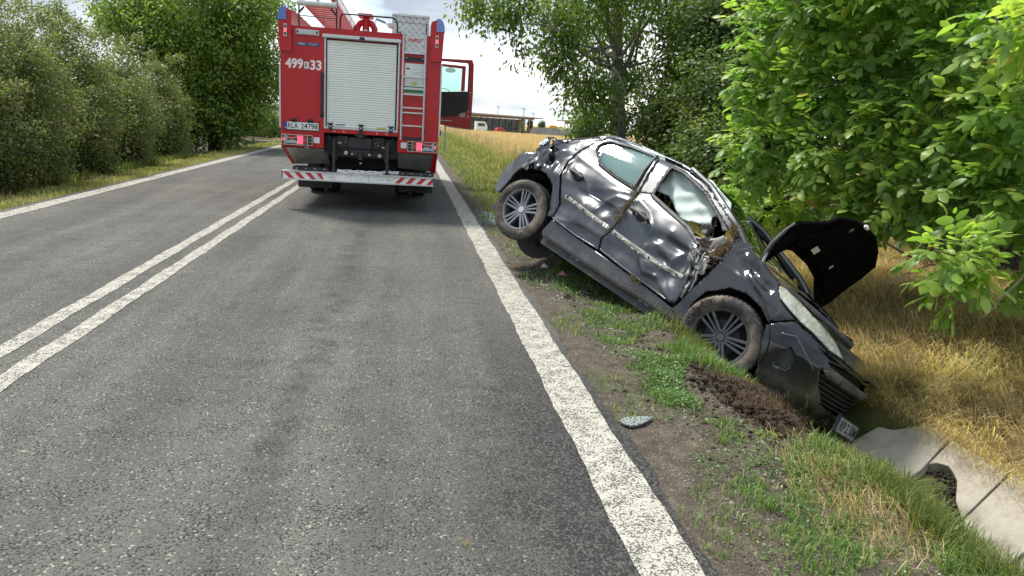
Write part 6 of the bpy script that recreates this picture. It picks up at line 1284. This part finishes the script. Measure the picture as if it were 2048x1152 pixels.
# walnut ---------------------------------------------------------------
WT = empty('walnut_tree'); tag(WT, 'walnut tree with large bright leaves overhanging the hay bank at the right', 'tree')
mb = MB(); mb.tube(wob((7.6, 8.4, -.2), (7.3, 8.0, 3.8), 6, .2, 1), [.17, .15, .14, .13, .12, .10, .08], 10); mb.obj('trunk', m_barkd, WT, True)
limbs = [([(7.5, 8.2, 1.2), (6.19, 6.9, 1.50), (5.49, 7.1, 1.56), (4.93, 7.5, 1.80), (4.56, 7.6, 1.99)], .035, m_barkd), ([(4.93, 7.5, 1.8), (4.70, 7.9, 1.5), (4.55, 8.2, 1.26), (4.42, 8.5, 1.12)], .013, m_twig),
         ([(7.5, 8.2, .9), (6.5, 6.8, 1.36), (5.31, 6.0, 1.04), (4.75, 5.6, .80), (4.47, 5.3, .62)], .028, m_barkd), ([(7.3, 8, 3.6), (5.64, 7.0, 3.12), (5.32, 6.9, 2.52), (5.18, 6.9, 2.17), (5.05, 7.1, 1.81)], .022, m_twig),
         ([(5.22, 6.9, 2.30), (5.28, 6.7, 2.05), (5.31, 6.6, 1.90), (5.42, 6.4, 2.12), (5.50, 6.3, 2.25)], .011, m_twig), ([(7.3, 8, 3.4), (5.2, 8.5, 3.4), (4.34, 8.4, 3.12), (4.2, 8.5, 2.78), (4.13, 8.8, 2.46)], .018, m_twig),
         ([(6.6, 8.2, .75), (6.12, 8.0, .71), (6.04, 7.9, .42), (5.68, 7.8, .25), (5.35, 7.7, .22)], .016, m_twig), ([(6.3, 6.3, 1.2), (5.63, 5.9, .92), (5.17, 5.7, .66), (4.66, 5.5, .27)], .010, m_twig), ([(6.4, 7.6, .5), (5.9, 7.2, .35), (5.3, 7.0, .42), (4.9, 7.0, .20)], .010, m_twig)]
for P_, r, m_ in limbs:
    if m_ is m_twig: P_ = [P_[0]]+[(x-.12, y-.42, z) for x, y, z in P_[1:]]
    pts = []
    for a, b_ in zip(P_[:-1], P_[1:]): pts += wob(a, b_, 4, .05, a[0]*7)[:-1]
    pts.append(Vector(P_[-1])); mb = MB(); mb.tube(pts, [r*(1.5-1.1*i/len(pts)) for i in range(len(pts))], 7); mb.obj('branch', m_, WT, True)
mb = MB()
for i, (x, y, z, r) in enumerate(BL['wal']): mb.tube(wob((min(x+1.6, 7.3), y+.7, z+.1), (x, y, z), 6, .15, i), [.016, .014, .012, .010, .008, .007, .005], 5)
for i in range(60):
    x, y, z, r = BL['wal'][i % len(BL['wal'])]; d = Vector(rng.normal(0, 1, 3)).normalized()*r*1.1; mb.tube(wob((x, y, z), Vector((x, y, z))+d, 5, .1*r, i*1.3), [.006, .005, .005, .004, .003, .002], 4)
mb.obj('twigs', m_barkd, WT)
# leaflet shape: 8 triangles, folded and drooping
LV = np.array([(0, 0, 0), (.22, .20, -.01), (.22, -.20, -.01), (.40, 0, .03), (.58, .25, -.03), (.58, -.25, -.03), (.78, 0, -.02), (.86, .13, -.08), (.86, -.13, -.08), (1.0, 0, -.13)])
LF = np.array([(0, 3, 1), (0, 2, 3), (1, 3, 4), (2, 5, 3), (3, 6, 4), (3, 5, 6), (4, 6, 7), (5, 8, 6), (6, 9, 7), (6, 8, 9)])
A, D, ci = blob_pts(BL['wal'], 840, .24, 2.6, 3, 2.4)
nC = len(A); dirs = unit(D*.8+rng.normal(0, .45, (nC, 3))+np.array([-.15, -.25, -.15])); upv = unit(D*.35+np.array([0, -.15, .9])+rng.normal(0, .3, (nC, 3)))
tone_ = rng.normal(0, .13, nC)+.14*np.sin(A[:, 0]*3)*np.sin(A[:, 2]*4+A[:, 1]*2)
LP, LX, LY, LZ, LS, LR = [], [], [], [], [], []
side = np.cross(upv, dirs); side = unit(side); upv = unit(np.cross(dirs, side))
for s_, t_, sc_l in ((0, 1.0, 1.1), (1, .72, 1.0), (-1, .72, 1.0), (1, .42, .85), (-1, .42, .85), (1, .15, .6), (-1, .15, .6)):
    L = .22; base = A+dirs*(t_*L)[..., None] if np.ndim(t_) else A+dirs*t_*L
    tx = unit(dirs*(1 if s_ == 0 else .55)+side*s_*.85+rng.normal(0, .14, (nC, 3))+np.array([0, 0, -.18])); nz_ = unit(upv+rng.normal(0, .22, (nC, 3))); ty = unit(np.cross(nz_, tx)); nz_ = np.cross(tx, ty)
    LP.append(base); LX.append(tx); LY.append(ty); LZ.append(nz_); LS.append(.130*sc_l*rng.uniform(.6, 1.25, nC)); LR.append(np.clip(.42+tone_*1.3+rng.normal(0, .13, nC), 0, 1))
LP, LX, LY, LZ, LS, LR = [np.concatenate(q) for q in (LP, LX, LY, LZ, LS, LR)]
ok = LP[:, 2] > terrain_z(LP[:, 0], LP[:, 1])+.05; LP, LX, LY, LZ, LS, LR = [q[ok] for q in (LP, LX, LY, LZ, LS, LR)]
dcam = np.linalg.norm(LP-np.array([0, 0, 1.55]), axis=1)/LS
azm = np.arctan2(LP[:, 0], LP[:, 1]); near = np.argsort(np.where(azm < .72, dcam, 1e9))[:300]
rest = np.ones(len(LP), bool); rest[near] = False
Vv = LP[rest][:, None]+(LV[None, :, 0:1]*LX[rest][:, None]+LV[None, :, 1:2]*1.0*LY[rest][:, None]+LV[None, :, 2:3]*LZ[rest][:, None])*LS[rest][:, None, None]
n = int(rest.sum()); Ff = (LF[None]+(np.arange(n)*10)[:, None, None]).reshape(-1, 3)
o = link(bpy.data.objects.new('foliage', npmesh('foliage', Vv.reshape(-1, 3), Ff, m_wal, attr=np.repeat(LR[rest], 10), smooth=True)), WT); o['kind'] = 'stuff'
lm = []
for k in range(6):
    q = LV.copy(); q[:, 2] += .04*np.sin(q[:, 0]*6+k)*(.5+k*.2)+.10*(k % 3-1)*q[:, 0]**2; q[:, 1] *= .9+.05*k; lm.append(npmesh('leaf', q, LF, m_wal, attr=np.full(10, .25+.11*k), smooth=True))
for i in near:
    M4 = Matrix(((*(LX[i][0]*LS[i], LY[i][0]*LS[i], LZ[i][0]*LS[i]), LP[i][0]), (LX[i][1]*LS[i], LY[i][1]*LS[i], LZ[i][1]*LS[i], LP[i][1]), (LX[i][2]*LS[i], LY[i][2]*LS[i], LZ[i][2]*LS[i], LP[i][2]), (0, 0, 0, 1)))
    o = bpy.data.objects.new('leaf', lm[int(np.clip((LR[i]-.2)/.11, 0, 5))]); o.matrix_world = M4; link(o, WT)
# young shoots and red tips
for (x, y, z) in ((4.45, 8.8, 1.9), (4.3, 8.3, 1.0), (4.9, 6.9, 1.75)): pass
# fallen branches under the walnut
for k, (a, b_, lab) in enumerate((((4.9, 8.6, .15), (6.0, 7.4, .45), 'bare grey fallen branch lying on the hay under the walnut, farther one'), ((5.2, 5.0, .0), (6.1, 6.2, .35), 'thin bare branch arching over the hay at the right edge'))):
    mb = MB(); mb.tube(wob(a, b_, 8, .2, k*3), [.006, .009, .011, .012, .013, .014, .015, .016, .016], 6); tag(mb.obj('fallen_branch', m_twig, None, True), lab, 'branch', 'fallen branches')
# broad-leaved weeds by the ditch
for k, (x, y, z, lab) in enumerate(((3.42, 4.42, -.78, 'small round-leaved plant growing against the car nose in the ditch'), (5.0, 5.55, -.38, 'bright green broad-leaved weed standing in the hay at the right edge'), (1.93, 3.42, 0, 'small fresh green seedling on the bare verge soil'))):
    n = 26; a = rng.uniform(0, 6.28, n); P = np.stack([x+.03*np.cos(a), y+.03*np.sin(a), z+rng.uniform(.02, .12 if k < 2 else .02, n)], -1); td = unit(np.stack([np.cos(a), np.sin(a), rng.uniform(-.2, .5, n)], -1)); nr = unit(np.array([0, 0, 1.])+rng.normal(0, .3, (n, 3)))
    V, F = leaves(P, rng.uniform(.04, .08, n)*(1 if k < 2 else .4), nr, td, .8); o = link(bpy.data.objects.new('weed_plant', npmesh('weed_plant', V, F, m_wal, attr=np.repeat(rng.random(n)*.5, 4)))); tag(o, lab, 'plant')

# ================================================================ FAR BACKGROUND
m_wood = mat('wood_fascia', (.30, .21, .13), .7, var=.12); m_roof = mat('flat_roof', (.33, .31, .27), .8); m_gl = mat('dark_facade_glass', (.045, .07, .085), .12, .3, var=.4, vs=.5); m_gw = mat('grey_wall', (.24, .25, .26), .85, var=.1, vs=.5); m_mul = mat('grey_mullion', (.20, .21, .21), .6)
B = empty('pavilion_building', (14, 170, -1.4)); tag(B, 'low modern building with a broad wooden flat roof across the wheat field', 'building')
def bb(nm, m, *a, par_=B): return part(nm, m, par_, BX(*a))
part('roof', m_roof, B, lambda mb: mb.prism([(-6, 4.28), (16.2, 3.95), (15.6, 3.72), (14.2, 3.78), (-6, 3.95)], -3, 12)); part('roof_soffit', m_wood, B, lambda mb: mb.prism([(-6, 3.94), (14.2, 3.77), (14.2, 3.45), (-6, 3.30)], -1.5, 11))
bb('glass_front', m_gl, -6, 11.2, 1, 1.2, .9, 3.3); bb('lower_wall', m_gw, -6, 13.2, .4, .9, -.3, .9)
for k in range(12): bb('pillar', m_mul if k % 3 else m_wood, -5+k*1.45, -4.82+k*1.45, -.2, .0, -.3, 3.35)
for k in range(24): bb('mullion', m_mul, -5.6+k*.7, -5.54+k*.7, .9, .99, .9, 3.3)
bb('balcony_rail', m_mul, -5.6, 9.8, -.35, -.3, 1.4, 1.46); bb('balcony_rail', m_mul, -5.6, 9.8, -.35, -.3, .85, .95)
for k in range(30): bb('baluster', m_mul, -5.5+k*.52, -5.44+k*.52, -.34, -.31, .95, 1.4)
bb('end_column', m_conc, 13.1, 13.35, -1, -.75, -.3, 3.76); bb('wood_panel', m_wood, 10.6, 11.8, .2, .39, .9, 3.3)
tag(part('canopy', m_wood, None, lambda mb: (mb.box(34.8, 44, 168, 176, 2.15, 2.45), mb.box(36.5, 44, 169, 175, 1.65, 2.14), mb.box(35.3, 35.5, 169, 169.2, -1.5, 2.14), mb.box(41, 41.3, 169, 169.2, -1.5, 1.65))), 'flat brown canopy roof on posts right of the pavilion', 'canopy')
F_ = empty('field_fence', (27.5, 165, -1.4)); tag(F_, 'long grey panel fence behind the wheat right of the pavilion', 'fence')
for k in range(11): part('fence_panel', m_gw, F_, BX(k*1.5+.03, k*1.5+1.44, 0, .1, .2, 1.9)); part('post', m_mul, F_, BX(k*1.5-.05, k*1.5+.025, -.05, .12, .1, 2.0))
tag(part('utility_cabinet', m_wood, None, BX(26.9, 27.4, 163, 163.5, -1.4, .35)), 'brown box standing at the left end of the grey fence', 'cabinet'); tag(part('banner', m_gw, None, lambda mb: (mb.box(26.1, 26.75, 160, 160.05, -1.2, .1), mb.box(26.08, 26.11, 160, 160.05, -2, .1))), 'small pale banner in front of the field fence', 'banner')
for k, (x, z0, z1, lab) in enumerate(((20.6, 2.7, 4.6, 'thin lamp mast rising above the pavilion roof, left one'), (25.0, -1.4, 4.3, 'tall lamp post with two arms in front of the pavilion end'), (28.9, 2.0, 3.6, 'thin short mast behind the right end of the pavilion'))):
    tag(part('lamp_post', m_mul, None, lambda mb: (mb.tube([(x, 164 if k == 1 else 175, z0), (x, 164 if k == 1 else 175, z1)], .07, 6), mb.box(x-.7, x+.1, (164 if k == 1 else 175)-.08, (164 if k == 1 else 175)+.08, z1-.05, z1+.06), mb.box(x-.1, x+.5, (164 if k == 1 else 175)-.08, (164 if k == 1 else 175)+.08, z1-.3, z1-.2))), lab, 'lamp post', 'lamp posts by the pavilion')
V_ = empty('white_van', (14.6, 150, -1.5)); tag(V_, 'white delivery van parked just right of the fire engine door', 'van')
part('body', m_plate, V_, lambda mb: mb.prism([(-1.1, .5), (1.1, .5), (1.1, 1.6), (.7, 2.5), (-1.1, 2.5)], 0, 4.5)); part('window', m_gl, V_, BX(-.8, .6, -.02, -.005, 1.6, 2.2))
for x in (-.8, .8): part('wheel', m_rub, V_, lambda mb: mb.cyl((x, -.1, .45), (x, .2, .45), .4, 14))
V_ = empty('red_car', (19.4, 158, -1.55)); tag(V_, 'small red car parked in front of the pavilion glass front', 'car')
part('body', m_redsign, V_, lambda mb: mb.prism([(-.9, .35), (.9, .35), (.9, .95), (.6, 1.45), (-.6, 1.45), (-.9, .95)], 0, 3.8)); part('window', m_gl, V_, BX(-.55, .55, -.02, -.005, .98, 1.35))
for x in (-.65, .65): part('wheel', m_rub, V_, lambda mb: mb.cyl((x, -.1, .3), (x, .2, .3), .3, 12))
V_ = empty('yellow_digger', (33.2, 172, -.6)); tag(V_, 'yellow excavator partly hidden behind the grey fence', 'excavator'); m_yl = mat('digger_yellow', (.62, .42, .03), .5)
part('cab', m_yl, V_, lambda mb: mb.prism([(-.9, .6), (1.4, .6), (1.4, 1.3), (.5, 1.7), (-.5, 1.7), (-.9, 1.2)], 0, 2)); part('boom', m_yl, V_, lambda mb: mb.tube([(1.2, 1, 1.2), (2.0, 1, 1.55), (2.7, 1, 1.0)], .14, 6)); part('track', m_rub, V_, BX(-1.0, 1.2, 0, 2.2, 0, .55))
ft = [((24.2, 160, -.3), 1.5, .35, 'slim dark conifer in front of the pavilion, leftmost of the far trees'), ((25.9, 172, .3), 1.3, .8, 'round tree standing under the roof end of the pavilion'), ((28.3, 175, .2), 1.3, .7, 'bushy tree right of the pavilion column'), ((32.0, 180, .4), .9, .9, 'low green bush behind the fence beside the excavator'), ((30.3, 185, .2), .9, .4, 'pale slender sapling behind the fence')]
for k, (c, h_, r, lab) in enumerate(ft):
    T = empty('far_tree'); tag(T, lab, 'tree', 'trees by the pavilion'); foliage('crown', [(c[0], c[1], c[2]+h_*q, r*(1-.5*q*(k in (0, 4)))) for q in (-.5, 0, .6, 1.0)], 900/max(r, .4), .28, m_t2, T, gap=.1, seed=k, rb=.3)
    part('trunk', m_barkd, T, lambda mb: mb.tube([(c[0], c[1], -1.6), (c[0], c[1], c[2]+h_*.5)], .08, 6))
# far horizon woods
o = foliage('distant_woods', [(x, 330+rng.normal(0, 8), -1.5+rng.normal(0, .8), 3.2+rng.random()*2) for x in np.arange(-90, 160, 4.2) if not 12 < x < 90], 14, 1.5, m_map, None, gap=0, seed=3, rb=.5); tag(o, 'distant line of woods on the horizon', 'woods')
# delineator post by the road
T = empty('marker_post', (1.62, 33, -.02)); tag(T, 'thin grey-green marker post on the verge just right of the fire engine', 'post'); m_post = mat('post_metal', (.22, .26, .22), .6)
part('post', m_post, T, lambda mb: mb.cyl((0, 0, 0), (0, 0, 1.42), .035, 8)); part('post_cap', m_gw, T, BX(-.05, .05, -.04, .04, 1.42, 1.50));
